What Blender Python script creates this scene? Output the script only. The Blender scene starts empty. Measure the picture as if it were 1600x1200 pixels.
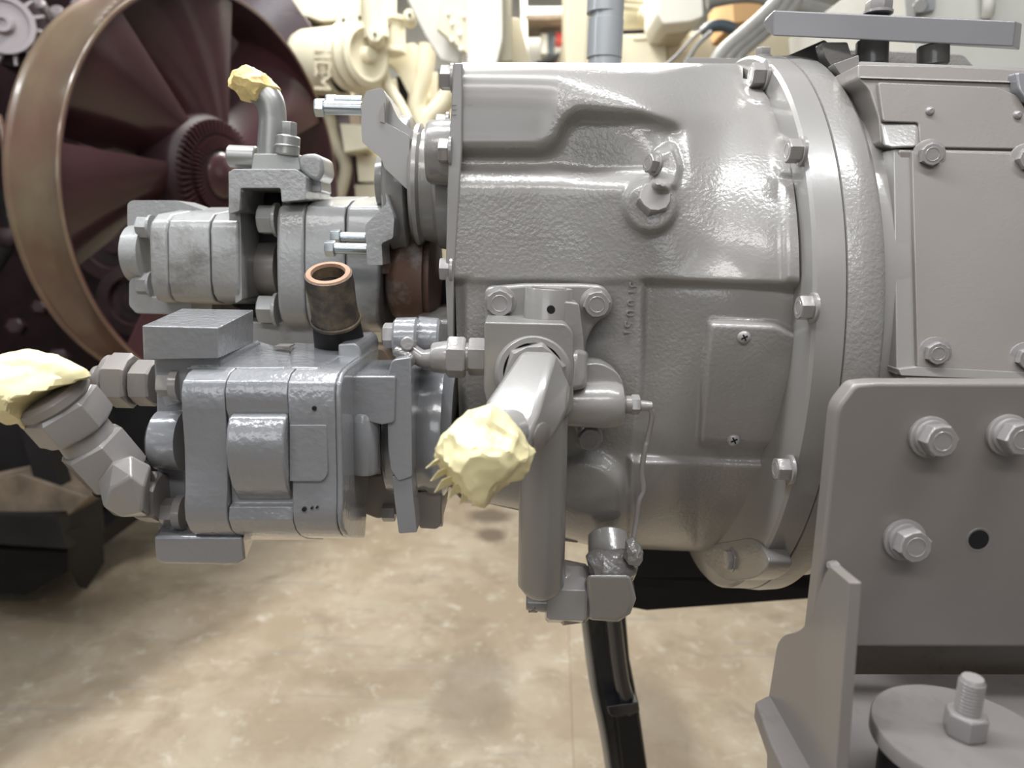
import bpy, bmesh, math, random
import numpy as np
from mathutils import Vector, Matrix, noise
random.seed(7)
SC = bpy.context.scene
COL = SC.collection
R = math.radians

# ------------------------------------------------------------------ camera
F = 1155.0
CAMZ = 1.15
PITCH, ROLL = R(11.0), R(1.5)
_f = Vector((0, math.cos(PITCH), -math.sin(PITCH)))
_r0 = Vector((1, 0, 0)); _u0 = _r0.cross(_f)
_r = math.cos(ROLL) * _r0 + math.sin(ROLL) * _u0
_u = -math.sin(ROLL) * _r0 + math.cos(ROLL) * _u0
C0 = Vector((0, 0, CAMZ))
cd = bpy.data.cameras.new('camera')
cam = bpy.data.objects.new('camera', cd); COL.objects.link(cam)
cd.sensor_width = 36.0; cd.lens = F / 1600 * 36.0
m = Matrix((_r, _u, -_f)).transposed().to_4x4(); m.translation = C0
cam.matrix_world = m
cd.clip_start = 0.02; cd.clip_end = 60
cd.dof.use_dof = True; cd.dof.focus_distance = 0.58; cd.dof.aperture_fstop = 6.0
SC.camera = cam

# ------------------------------------------------------------------ world + lamps
SC.view_settings.view_transform = 'Standard'
SC.view_settings.look = 'None'
SC.view_settings.exposure = 0.0
SC.view_settings.gamma = 1.0
SC.view_settings.use_curve_mapping = False
W = bpy.data.worlds.new('workshop_air'); SC.world = W; W.use_nodes = True
W.node_tree.nodes['Background'].inputs[0].default_value = (0.93, 0.97, 1.0, 1)
W.node_tree.nodes['Background'].inputs[1].default_value = 0.14

def area(name, loc, target, sx, sy, power, col=(1, 1, 1)):
    l = bpy.data.lights.new(name, 'AREA'); l.shape = 'RECTANGLE'; l.size = sx; l.size_y = sy
    l.energy = power; l.color = col
    o = bpy.data.objects.new(name, l); COL.objects.link(o)
    o.location = loc
    d = Vector(target) - Vector(loc)
    o.rotation_euler = d.to_track_quat('-Z', 'Y').to_euler()
    return o
# fluorescent rows under the workshop ceiling
area('tube_light', (-0.05, 0.42, 2.35), (0.0, 0.62, 0.6), 1.9, 0.13, 36, (0.97, 0.99, 1.0))
area('tube_light', (-0.15, -0.75, 2.30), (0.0, 0.55, 1.15), 2.0, 0.20, 18, (1.0, 0.985, 0.96))
area('tube_light', (-1.5, 0.6, 2.5), (-0.5, 0.9, 0.9), 0.2, 2.0, 20, (0.88, 0.95, 1.0))
area('rear_highlight_fill', (-0.7, -2.3, 1.75), (0.0, 0.5, 0.95), 1.7, 0.7, 12, (0.93, 0.97, 1.0))  # unseen window-like fill added behind the camera for broad soft highlights
area('tube_light', (0.2, 3.1, 2.9), (0.0, 3.2, 0.5), 3.6, 0.30, 170, (1.0, 0.98, 0.93))


# ------------------------------------------------------------------ pixel -> world helpers
def ray(px, py):
    return _f + _r * ((px - 800.0) / F) + _u * ((600.0 - py) / F)
def P(px, py, Y):
    d = ray(px, py); return C0 + d * (Y / d.y)
def PX(px, py, X):
    d = ray(px, py); return C0 + d * (X / d.x)
def PZ(px, py, z):
    d = ray(px, py); return C0 + d * ((z - CAMZ) / d.z)
def S(p):
    return (Vector(p) - C0).dot(_f) / F
def proj(p):
    d = Vector(p) - C0; k = d.dot(_f)
    return 800 + F * d.dot(_r) / k, 600 - F * d.dot(_u) / k

# ------------------------------------------------------------------ materials
def mat(name, col, rough=0.4, metal=0.0, bump=0.0, bscale=300.0, var=0.06, vscale=9.0, coat=0.0, col2=None, mix=(0.45, 0.62), spec=0.5, mscale=12.0):
    m = bpy.data.materials.new(name); m.use_nodes = True
    nt = m.node_tree; N = nt.nodes; L = nt.links
    b = N['Principled BSDF']
    b.inputs['Roughness'].default_value = rough
    b.inputs['Metallic'].default_value = metal
    b.inputs['Specular IOR Level'].default_value = spec
    b.inputs['Coat Weight'].default_value = coat
    b.inputs['Coat Roughness'].default_value = 0.12
    geo = N.new('ShaderNodeNewGeometry')
    n1 = N.new('ShaderNodeTexNoise'); n1.inputs['Scale'].default_value = vscale; n1.inputs['Detail'].default_value = 4
    L.new(geo.outputs['Position'], n1.inputs['Vector'])
    rp = N.new('ShaderNodeValToRGB')
    c = np.array(col)
    rp.color_ramp.elements[0].position = 0.3; rp.color_ramp.elements[1].position = 0.7
    rp.color_ramp.elements[0].color = (*np.clip(c * (1 - var), 0, 1), 1)
    rp.color_ramp.elements[1].color = (*np.clip(c * (1 + var), 0, 1), 1)
    L.new(n1.outputs['Fac'], rp.inputs['Fac'])
    out = rp.outputs['Color']
    if col2 is not None:
        n2 = N.new('ShaderNodeTexNoise'); n2.inputs['Scale'].default_value = mscale; n2.inputs['Detail'].default_value = 6
        n2.inputs['Roughness'].default_value = 0.65
        L.new(geo.outputs['Position'], n2.inputs['Vector'])
        r2 = N.new('ShaderNodeMapRange'); r2.inputs['From Min'].default_value = mix[0]; r2.inputs['From Max'].default_value = mix[1]
        L.new(n2.outputs['Fac'], r2.inputs['Value'])
        mx = N.new('ShaderNodeMix'); mx.data_type = 'RGBA'
        L.new(r2.outputs['Result'], mx.inputs[0]); L.new(out, mx.inputs[6]); mx.inputs[7].default_value = (*col2, 1)
        out = mx.outputs[2]
    L.new(out, b.inputs['Base Color'])
    if bump > 0:
        n3 = N.new('ShaderNodeTexNoise'); n3.inputs['Scale'].default_value = bscale; n3.inputs['Detail'].default_value = 2
        L.new(geo.outputs['Position'], n3.inputs['Vector'])
        n4 = N.new('ShaderNodeTexNoise'); n4.inputs['Scale'].default_value = bscale * 0.13; n4.inputs['Detail'].default_value = 3
        L.new(geo.outputs['Position'], n4.inputs['Vector'])
        ad = N.new('ShaderNodeMath'); ad.operation = 'MULTIPLY_ADD'
        L.new(n4.outputs['Fac'], ad.inputs[0]); ad.inputs[1].default_value = 1.6; L.new(n3.outputs['Fac'], ad.inputs[2])
        bp = N.new('ShaderNodeBump'); 
        n5 = N.new('ShaderNodeTexNoise'); n5.inputs['Scale'].default_value = max(bscale * 0.04, 2); n5.inputs['Detail'].default_value = 2
        L.new(geo.outputs['Position'], n5.inputs['Vector'])
        r5 = N.new('ShaderNodeMapRange'); r5.inputs['From Min'].default_value = 0.35; r5.inputs['From Max'].default_value = 0.65
        r5.inputs['To Min'].default_value = bump * 0.3; r5.inputs['To Max'].default_value = bump * 1.25
        L.new(n5.outputs['Fac'], r5.inputs['Value']); L.new(r5.outputs['Result'], bp.inputs['Strength']); bp.inputs['Distance'].default_value = 0.0012
        L.new(ad.outputs[0], bp.inputs['Height']); L.new(bp.outputs['Normal'], b.inputs['Normal'])
        L.new(bp.outputs['Normal'], b.inputs['Coat Normal'])
    return m
GREY = (0.238, 0.226, 0.216)
M = {}
M['cast'] = mat('grey_paint_on_casting', GREY, 0.32, bump=0.40, bscale=330, coat=0.5)
M['cast_fine'] = mat('grey_paint_on_smooth_casting', GREY, 0.30, bump=0.14, bscale=260, coat=0.5)
M['smooth'] = mat('grey_paint_on_machined_face', GREY, 0.32, bump=0.05, bscale=200, coat=0.4)
M['block'] = mat('grey_paint_on_block', (0.212, 0.192, 0.180), 0.38, bump=0.10, bscale=420, coat=0.3)
M['bolt'] = mat('grey_painted_bolt', (0.25, 0.235, 0.23), 0.28, bump=0.12, bscale=350, coat=0.5)
M['pump'] = mat('bluish_grey_pump_paint', (0.222, 0.226, 0.240), 0.24, bump=0.42, bscale=190, coat=1.0)
M['pump_old'] = mat('dusty_pale_grey_paint', (0.285, 0.285, 0.285), 0.36, bump=0.30, bscale=260, coat=0.4, col2=(0.13, 0.12, 0.11), mix=(0.55, 0.75), mscale=22)
M['zinc'] = mat('zinc_plated_steel', (0.42, 0.46, 0.48), 0.25, metal=0.85, var=0.1)
M['steel'] = mat('dull_steel', (0.34, 0.34, 0.33), 0.38, metal=0.6, bump=0.08, var=0.15)
M['tape'] = mat('masking_tape', (0.74, 0.66, 0.38), 0.5, bump=0.25, bscale=90, var=0.10, vscale=22, coat=0.1)
M['bar'] = mat('dark_grey_bar_paint', (0.165, 0.160, 0.170), 0.32, bump=0.05, coat=0.3)
M['bracket'] = mat('brownish_grey_bracket_paint', (0.195, 0.176, 0.164), 0.36, bump=0.06, bscale=160, coat=0.3)
M['foot'] = mat('shade_toned_brown_grey_paint', (0.165, 0.150, 0.145), 0.42, bump=0.12, bscale=300, coat=0.2, col2=(0.11, 0.095, 0.085), mix=(0.55, 0.75), mscale=30)  # darker brown-grey paints in the shade on the mount disc and foot
M['tape_y'] = mat('yellow_masking_tape', (0.72, 0.56, 0.24), 0.55, bump=0.3, bscale=90, var=0.14, vscale=30)
M['rust'] = mat('rusty_brown_bell', (0.115, 0.062, 0.042), 0.5, bump=0.3, bscale=120, var=0.3, vscale=30, col2=(0.22, 0.20, 0.19), mix=(0.52, 0.66), mscale=20)
M['hose'] = mat('worn_rubber_hose', (0.035, 0.028, 0.022), 0.55, bump=0.5, bscale=180, var=0.3, vscale=40, col2=(0.15, 0.11, 0.065), mix=(0.46, 0.62), mscale=24)
M['hose_lip'] = mat('cut_hose_end', (0.34, 0.20, 0.13), 0.7, bump=0.4, var=0.2, vscale=60)
M['black'] = mat('black_gloss_paint', (0.018, 0.018, 0.022), 0.22, bump=0.3, bscale=60, coat=0.6)
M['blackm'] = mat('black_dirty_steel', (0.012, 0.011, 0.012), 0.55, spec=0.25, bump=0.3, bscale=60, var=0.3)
M['hole'] = mat('dark_hole', (0.004, 0.004, 0.005), 0.9)
M['maroon'] = mat('maroon_fan_paint', (0.040, 0.014, 0.017), 0.28, bump=0.1, bscale=40, var=0.25, vscale=5, coat=0.5)
M['ring'] = mat('bronze_maroon_ring', (0.11, 0.058, 0.040), 0.30, bump=0.12, bscale=30, var=0.25, vscale=5, coat=0.5, col2=(0.15, 0.115, 0.07), mix=(0.4, 0.68), mscale=4)
M['maroon_dark'] = mat('dark_maroon_engine', (0.018, 0.007, 0.009), 0.5, bump=0.4, bscale=30, var=0.4, vscale=14, spec=0.25)
M['cream'] = mat('cream_engine_paint', (0.66, 0.61, 0.46), 0.5, bump=0.2, bscale=60, var=0.06)
M['cream_d'] = mat('beige_engine_paint', (0.50, 0.45, 0.33), 0.5, bump=0.2, bscale=60, var=0.08)
M['white'] = mat('off_white_panel', (0.80, 0.78, 0.70), 0.5, var=0.04)
M['lgrey'] = mat('pale_grey_panel', (0.52, 0.51, 0.47), 0.45, var=0.05)
M['pipeg'] = mat('grey_pipe_paint', (0.25, 0.26, 0.27), 0.3, var=0.05, coat=0.4)
M['red'] = mat('red_plastic', (0.45, 0.05, 0.04), 0.4)
M['orange'] = mat('brown_cardboard', (0.55, 0.34, 0.16), 0.8)
M['blueg'] = mat('dark_bluish_rubber', (0.05, 0.07, 0.085), 0.45, var=0.3)
M['lhose'] = mat('pale_grey_hose', (0.22, 0.215, 0.20), 0.45, var=0.12, vscale=20)
M['plank'] = mat('weathered_wood', (0.16, 0.12, 0.085), 0.7, bump=0.4, bscale=60, var=0.35, vscale=18)
M['putty'] = mat('grey_painted_putty', (0.17, 0.16, 0.155), 0.25, bump=0.7, bscale=300, coat=0.6)

def concrete():
    m = bpy.data.materials.new('stained_shaded_concrete'); m.use_nodes = True
    nt = m.node_tree; N = nt.nodes; L = nt.links; b = N['Principled BSDF']
    b.inputs['Roughness'].default_value = 0.55
    g = N.new('ShaderNodeNewGeometry')
    def nz(s, d, r=0.6):
        n = N.new('ShaderNodeTexNoise'); n.inputs['Scale'].default_value = s; n.inputs['Detail'].default_value = d
        n.inputs['Roughness'].default_value = r; n.inputs['Distortion'].default_value = 0.4
        L.new(g.outputs['Position'], n.inputs['Vector']); return n
    def mixc(fac, a, c):
        x = N.new('ShaderNodeMix'); x.data_type = 'RGBA'; L.new(fac, x.inputs[0])
        if isinstance(a, tuple): x.inputs[6].default_value = a
        else: L.new(a, x.inputs[6])
        x.inputs[7].default_value = c; return x.outputs[2]
    def rng(sock, a, c, k=1.0):
        r = N.new('ShaderNodeMapRange'); r.inputs['From Min'].default_value = a; r.inputs['From Max'].default_value = c
        r.inputs['To Max'].default_value = k
        L.new(sock, r.inputs['Value']); return r.outputs['Result']
    c = mixc(rng(nz(2.6, 7, 0.65).outputs['Fac'], 0.42, 0.60), (0.33, 0.262, 0.185, 1), (0.42, 0.355, 0.27, 1))
    c = mixc(rng(nz(6.5, 8, 0.7).outputs['Fac'], 0.50, 0.66, 0.85), c, (0.27, 0.215, 0.15, 1))
    c = mixc(rng(nz(14, 6, 0.7).outputs['Fac'], 0.56, 0.70, 0.75), c, (0.55, 0.50, 0.42, 1))
    c = mixc(rng(nz(40, 4, 0.7).outputs['Fac'], 0.70, 0.76, 0.7), c, (0.16, 0.11, 0.07, 1))
    # soft round blots: floor stains, and last the shadow painted beside the left cradle
    for (px, py, rad, k, sq) in ((765, 806, 0.075, 0.9, 2.2), (768, 836, 0.055, 0.9, 1.7), (740, 1078, 0.125, 0.40, 0.9), (1035, 1150, 0.12, 0.55, 0.6), (70, 980, 0.25, 0.35, 0.8)):
        p = PZ(px, py, 0.0)
        mp = N.new('ShaderNodeMapping'); L.new(g.outputs['Position'], mp.inputs['Vector'])
        mp.inputs['Scale'].default_value = (1 / rad / math.sqrt(sq) * 1.0, 1 / rad * math.sqrt(sq) * 0.55, 0.001)
        mp.inputs['Location'].default_value = (-p.x / rad / math.sqrt(sq), -p.y / rad * math.sqrt(sq) * 0.55, 0)
        ln = N.new('ShaderNodeVectorMath'); ln.operation = 'LENGTH'; L.new(mp.outputs[0], ln.inputs[0])
        wob = N.new('ShaderNodeMath'); wob.operation = 'MULTIPLY_ADD'; L.new(nz(9, 4).outputs['Fac'], wob.inputs[0]); wob.inputs[1].default_value = 0.7
        L.new(ln.outputs['Value'], wob.inputs[2])
        r = N.new('ShaderNodeMapRange'); r.inputs['From Min'].default_value = 1.45; r.inputs['From Max'].default_value = 0.95
        r.inputs['To Min'].default_value = 0; r.inputs['To Max'].default_value = k
        L.new(wob.outputs[0], r.inputs['Value'])
        c = mixc(r.outputs['Result'], c, (0.13, 0.10, 0.07, 1))
    # scratches
    mp = N.new('ShaderNodeMapping'); L.new(g.outputs['Position'], mp.inputs['Vector'])
    mp.inputs['Rotation'].default_value = (0, 0, R(-48)); mp.inputs['Scale'].default_value = (1.2, 26, 1)
    n = N.new('ShaderNodeTexNoise'); n.inputs['Scale'].default_value = 1.6; n.inputs['Detail'].default_value = 5
    L.new(mp.outputs[0], n.inputs['Vector'])
    c = mixc(rng(n.outputs['Fac'], 0.60, 0.72, 0.7), c, (0.24, 0.23, 0.21, 1))
    L.new(c, b.inputs['Base Color'])
    bp = N.new('ShaderNodeBump'); bp.inputs['Strength'].default_value = 0.35; bp.inputs['Distance'].default_value = 0.01
    L.new(nz(14, 8, 0.7).outputs['Fac'], bp.inputs['Height']); L.new(bp.outputs['Normal'], b.inputs['Normal'])
    return m
M['concrete'] = concrete()

# ------------------------------------------------------------------ object helpers
WL = {}
def tag(o, label=None, cat=None, group=None, kind=None):
    if label: o['label'] = label
    if cat: o['category'] = cat
    if group: o['group'] = group
    if kind: o['kind'] = kind
    return o
def thing(name, loc, label, cat, group=None):
    o = bpy.data.objects.new(name, None); COL.objects.link(o); o.empty_display_size = 0.02
    o.location = loc; WL[o] = Vector(loc)
    return tag(o, label, cat, group)
def finish(name, bm, mt, parent=None, bevel=0.0, seg=2, angle=38, smooth=True, sub=0):
    bmesh.ops.recalc_face_normals(bm, faces=bm.faces[:])
    if parent is not None:
        base = WL[parent]
    else:
        xs = [v.co for v in bm.verts]
        base = Vector(((min(v.x for v in xs) + max(v.x for v in xs)) / 2, (min(v.y for v in xs) + max(v.y for v in xs)) / 2, min(v.z for v in xs)))
    bmesh.ops.translate(bm, verts=bm.verts[:], vec=-base)
    me = bpy.data.meshes.new(name); bm.to_mesh(me); bm.free()
    me.materials.append(M[mt] if isinstance(mt, str) else mt)
    o = bpy.data.objects.new(name, me); COL.objects.link(o)
    WL[o] = Vector(base)
    if parent is not None:
        o.parent = parent
    else:
        o.location = base
    if smooth:
        me.polygons.foreach_set('use_smooth', [True] * len(me.polygons))
        me.set_sharp_from_angle(angle=R(angle))
    if bevel > 0:
        b = o.modifiers.new('bevel', 'BEVEL'); b.width = bevel; b.segments = seg; b.limit_method = 'ANGLE'; b.angle_limit = R(32)
        b.harden_normals = True
    if sub:
        s = o.modifiers.new('sub', 'SUBSURF'); s.levels = sub; s.render_levels = sub
    return o

def fillet(pts, r, n=5):
    """round the corners of a pixel polygon; r is one radius or a list"""
    out = []; k = len(pts)
    for i in range(k):
        p0, p1, p2 = Vector(pts[i - 1][:2]), Vector(pts[i][:2]), Vector(pts[(i + 1) % k][:2])
        ri = r[i] if isinstance(r, (list, tuple)) else r
        a = (p0 - p1); b = (p2 - p1)
        ri = min(ri, a.length * 0.48, b.length * 0.48)
        if ri < 0.5:
            out.append((p1.x, p1.y)); continue
        q0 = p1 + a.normalized() * ri; q2 = p1 + b.normalized() * ri
        for j in range(n + 1):
            t = j / n
            q = q0.lerp(p1, t).lerp(p1.lerp(q2, t), t)
            out.append((q.x, q.y))
    return out

def add_prism(bm, front, back):
    vf = [bm.verts.new(p) for p in front]; vb = [bm.verts.new(p) for p in back]
    n = len(vf)
    bm.faces.new(vf); bm.faces.new(vb[::-1])
    for i in range(n):
        j = (i + 1) % n
        bm.faces.new((vf[j], vf[i], vb[i], vb[j]))
def prism(name, pts, Yf, Yb, mt, parent=None, bevel=0.0015, seg=2, fl=0, taper=1.0, tilt=None, **k):
    """a plate or block: the outline stands at depth Yf and runs straight back to Yb"""
    if fl: pts = fillet(pts, fl)
    fr = [tilt(x, y, Yf) if tilt else P(x, y, Yf) for x, y in pts]
    c = sum(fr, Vector()) / len(fr)
    bk = [c + (p - c) * taper + Vector((0, Yb - Yf, 0)) for p in fr]
    bm = bmesh.new(); add_prism(bm, fr, bk)
    return finish(name, bm, mt, parent, bevel, seg, **k)
def prism_x(name, pts, X, t, mt, parent=None, bevel=0.001, seg=2, **k):
    """a plate in the plane x = X, t thick towards +x; pts are pixels on that plane"""
    fr = [PX(x, y, X) for x, y in pts]
    bm = bmesh.new(); add_prism(bm, fr, [p + Vector((t, 0, 0)) for p in fr])
    return finish(name, bm, mt, parent, bevel, seg, **k)
def prism_z(name, pts, z, t, mt, parent=None, bevel=0.001, seg=2, **k):
    fr = [PZ(x, y, z) for x, y in pts]
    bm = bmesh.new(); add_prism(bm, fr, [p + Vector((0, 0, -t)) for p in fr])
    return finish(name, bm, mt, parent, bevel, seg, **k)
def frame(a):
    a = Vector(a).normalized()
    u = Vector((0, 0, 1)) if abs(a.z) < 0.9 else Vector((0, 1, 0))
    e1 = u.cross(a).normalized(); e2 = a.cross(e1).normalized()
    return a, e1, e2
def add_lathe(bm, prof, o, d, seg=40, phase=0.0, cap=True, hollow=False):
    a, e1, e2 = frame(d); o = Vector(o); rings = []
    for t, r in prof:
        r = max(r, 1e-5)
        rings.append([bm.verts.new(o + a * t + (e1 * math.cos(2 * math.pi * i / seg + phase) + e2 * math.sin(2 * math.pi * i / seg + phase)) * r) for i in range(seg)])
    for p, q in zip(rings, rings[1:]):
        for i in range(seg):
            j = (i + 1) % seg
            bm.faces.new((p[i], p[j], q[j], q[i]))
    if hollow:
        p, q = rings[-1], rings[0]
        for i in range(seg):
            j = (i + 1) % seg
            bm.faces.new((p[i], p[j], q[j], q[i]))
    elif cap:
        bm.faces.new(rings[0][::-1]); bm.faces.new(rings[-1])
def lathe(name, prof, o, d, mt, parent=None, seg=40, phase=0.0, bevel=0.0, hollow=False, angle=38, cap=True, **k):
    bm = bmesh.new(); add_lathe(bm, prof, o, d, seg, phase, cap, hollow)
    return finish(name, bm, mt, parent, bevel, angle=angle, **k)
def lathe_px(name, prof, p, d, mt, parent=None, **k):
    """profile given in pixels at the scale of point p"""
    s = S(p)
    return lathe(name, [(t * s, r * s) for t, r in prof], p, d, mt, parent, **k)
def cyl2(name, A, B, r0, r1, mt, parent=None, seg=32, ch=0.12, **k):
    A, B = Vector(A), Vector(B); L = (B - A).length; c = min(r0, r1) * ch
    return lathe(name, [(0, r0 - c), (c, r0), (L - c, r1), (L, r1 - c)], A, B - A, mt, parent, seg=seg, **k)
def hexnut(name, A, B, r, mt, parent=None, phase=0.0, ch=0.10, **k):
    """hexagonal nut or head between A and B with turned corners"""
    A, B = Vector(A), Vector(B); L = (B - A).length; c = r * ch
    bm = bmesh.new(); a, e1, e2 = frame(B - A)
    def ring(t, rad, cut):
        out = []
        for i in range(12):
            an = math.pi * 2 * i / 12 + phase
            rr = rad if i % 2 == 0 else rad * math.cos(math.pi / 6)
            rr = min(rr, cut)
            out.append(bm.verts.new(A + a * t + (e1 * math.cos(an) + e2 * math.sin(an)) * rr))
        return out
    rs = [ring(0, r, r * 0.90), ring(c, r, 9), ring(L - c, r, 9), ring(L, r, r * 0.885)]
    for p, q in zip(rs, rs[1:]):
        for i in range(12):
            j = (i + 1) % 12
            bm.faces.new((p[i], p[j], q[j], q[i]))
    bm.faces.new(rs[0][::-1]); bm.faces.new(rs[-1])
    return finish(name, bm, mt, parent, bevel=r * 0.025, seg=1, angle=25, **k)
def bolt(parent, pos, d, rp, hp=None, washer=1.28, mt='bolt', phase=None, name='bolt', px=True, ring=True):
    """hex head whose base is at pos; rp, hp in pixels there (metres with px=False)"""
    pos = Vector(pos); d = Vector(d).normalized()
    s = S(pos) if px else 1.0
    r = rp * s; h = (hp if hp else rp * 0.75) * s
    if phase is None: phase = random.uniform(0, 1)
    wt = 0.0
    wsh = None
    if washer:
        wt = h * 0.16
    hd = hexnut(name, pos + d * wt * 0.9, pos + d * (wt + h), r, mt, parent, phase=phase)
    if washer:
        if hd.parent is not None and hd.parent.parent is not None:
            WLp = hd.parent
        lathe('washer', [(-0.001, r * washer), (wt * 0.8, r * washer), (wt, r * washer * 0.96)], pos, d, mt, hd, seg=28)
    if ring:
        bm = bmesh.new(); add_lathe(bm, [(0, r * 0.60), (r * 0.035, r * 0.57), (r * 0.035, r * 0.52), (0, r * 0.49)], pos + d * (wt + h - 0.0001), d, 24, hollow=True)
        finish('head_marking', bm, mt, hd)
    return hd
def tube(name, pts, rad, mt, parent=None, n=14, steps=8, caps=True):
    pts = [Vector(p) for p in pts]
    if not isinstance(rad, (list, tuple)): rad = [rad] * len(pts)
    Pn = []; Rn = []
    k = len(pts)
    for i in range(k - 1):
        p0 = pts[max(i - 1, 0)]; p1 = pts[i]; p2 = pts[i + 1]; p3 = pts[min(i + 2, k - 1)]
        for s in range(steps):
            t = s / steps
            Pn.append(0.5 * ((2 * p1) + (p2 - p0) * t + (2 * p0 - 5 * p1 + 4 * p2 - p3) * t * t + (3 * p1 - p0 - 3 * p2 + p3) * t ** 3))
            Rn.append(rad[i] * (1 - t) + rad[i + 1] * t)
    Pn.append(pts[-1]); Rn.append(rad[-1])
    bm = bmesh.new(); rings = []
    tan = (Pn[1] - Pn[0]).normalized(); _, e1, e2 = frame(tan)
    for i, p in enumerate(Pn):
        tn = (Pn[min(i + 1, len(Pn) - 1)] - Pn[max(i - 1, 0)]).normalized()
        e1 = (e1 - tn * e1.dot(tn)).normalized(); e2 = tn.cross(e1)
        rings.append([bm.verts.new(p + (e1 * math.cos(2 * math.pi * j / n) + e2 * math.sin(2 * math.pi * j / n)) * Rn[i]) for j in range(n)])
    for p, q in zip(rings, rings[1:]):
        for i in range(n):
            j = (i + 1) % n
            bm.faces.new((p[i], p[j], q[j], q[i]))
    if caps:
        bm.faces.new(rings[0][::-1]); bm.faces.new(rings[-1])
    return finish(name, bm, mt, parent, angle=60)
def hull(name, pts, mt, parent=None, bevel=0.002, seg=3, **k):
    k.setdefault('angle', 16)
    bm = bmesh.new()
    for p in pts: bm.verts.new(p)
    r = bmesh.ops.convex_hull(bm, input=bm.verts[:])
    bmesh.ops.delete(bm, geom=[g for g in r['geom_interior'] if isinstance(g, bmesh.types.BMVert)], context='VERTS')
    bmesh.ops.dissolve_limit(bm, angle_limit=R(6), verts=bm.verts[:], edges=bm.edges[:])
    return finish(name, bm, mt, parent, bevel, seg, **k)
def wad(name, outline, Y, T, seed, mt, parent=None, amp=0.004, back=0.8, nu=110, nv=44, fr=55.0):
    """crumpled lump: closed surface around a pixel outline at depth Y, T thick towards the viewer"""
    pts = [P(x, y, Y) for x, y in outline]
    c = sum(pts, Vector()) / len(pts); n = len(pts)
    seg = [(pts[(i + 1) % n] - pts[i]).length for i in range(n)]; tot = sum(seg)
    off = Vector((seed * 3.1, seed * 1.7, 0)); rnd = random.Random(seed)
    planes = []
    for _ in range(38):
        v = Vector((rnd.gauss(0, 1), rnd.gauss(0, 1), rnd.gauss(0, 1))).normalized()
        planes.append((v, rnd.uniform(0.70, 0.93)))
    pts2 = []
    for i in range(n):
        for t in range(6):
            e = pts[i].lerp(pts[(i + 1) % n], t / 6) - c
            pts2.append((math.atan2(e.z, e.x), e))
    pts2.sort(key=lambda q: q[0]); angs = [q[0] for q in pts2]
    rx = [q[1].x for q in pts2]; rz = [q[1].z for q in pts2]; ry = [q[1].y for q in pts2]
    bm = bmesh.new(); bmesh.ops.create_icosphere(bm, subdivisions=5 if nu > 60 else 4, radius=1.0)
    for vt in bm.verts:
        dr = vt.co.copy()
        a = math.atan2(dr.z, dr.x); cs = math.hypot(dr.x, dr.z); sn = dr.y
        e = Vector((np.interp(a, angs, rx, period=2 * math.pi), np.interp(a, angs, ry, period=2 * math.pi), np.interp(a, angs, rz, period=2 * math.pi)))
        k = 1.0
        for v, h in planes:
            t = dr.dot(v)
            if t > h: k = min(k, h / t)
        w = min(max((cs - 0.88) / 0.12, 0), 1)
        k = k * (1 - w) + w * (0.25 * k + 0.75)
        p = c + e * (cs ** 0.85) * k + Vector((0, (T * back if sn > 0 else T) * sn * k, 0))
        v = p * fr + off
        wv = noise.noise_vector(v * 0.5) * 0.9
        cr = (1 - abs(noise.noise((v + wv) * 0.9))) ** 7 * 0.9 + (1 - abs(noise.noise((v - wv) * 2.1))) ** 7 * 0.45
        vt.co = p + (p - c).normalized() * (cr - 0.45) * amp * 0.40 + noise.noise_vector(v * 0.35) * amp * 0.6
    return finish(name, bm, mt, parent, angle=24)
def hole(name, px, py, Y, rp, parent, d=(0, -1, 0), lip=True, mt='hole'):
    """a drilled hole: dark recessed plug with a thin raised lip"""
    p = P(px, py, Y); s = S(p)
    o = lathe(name, [(-0.004, rp * s), (0.0004, rp * s)], p, d, mt, parent, seg=24)
    return o
MX = Vector((-1, 0, 0)); PXd = Vector((1, 0, 0)); FRONT = Vector((0, -1, 0)); UP = Vector((0, 0, 1))

# ------------------------------------------------------------------ structure
def quad(name, pts, mt, t=0.05, **k):
    bm = bmesh.new(); fr = [Vector(p) for p in pts]
    n = (fr[1] - fr[0]).cross(fr[2] - fr[1]).normalized()
    add_prism(bm, fr, [p - n * t for p in fr])
    return tag(finish(name, bm, mt, None, **k), kind='structure')
quad('floor', [(-7, -3, 0), (7, -3, 0), (7, 6.5, 0), (-7, 6.5, 0)], 'concrete', 0.1)
quad('wall_back', [(-7, 6.4, 0), (7, 6.4, 0), (7, 6.4, 3.4), (-7, 6.4, 3.4)], 'white', 0.1)
# low concrete kerb strip that crosses the floor under the gearbox
bm = bmesh.new()
A_, B_, C_, D_ = PZ(884, 860, 0.0), PZ(936, 860, 0.0), PZ(975, 1400, 0.0), PZ(903, 1400, 0.0)
add_prism(bm, [p + Vector((0, 0, 0.012)) for p in (A_, B_, C_, D_)], [p - Vector((0, 0, 0.01)) for p in (A_, B_, C_, D_)])
tag(finish('trim_1', bm, 'concrete', bevel=0.003), kind='structure')

# ================================================================== GEARBOX
AX = Vector((0.0, 0.797, CAMZ - 0.0885)); XS = 0.238
def axp(x): return Vector((x, AX.y, AX.z))
gear = thing('gearbox', (0.05, 0.80, AX.z - 0.26), 'large grey painted gearbox casting with bell flange, number pad and hexagon plug', 'gearbox')

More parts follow.
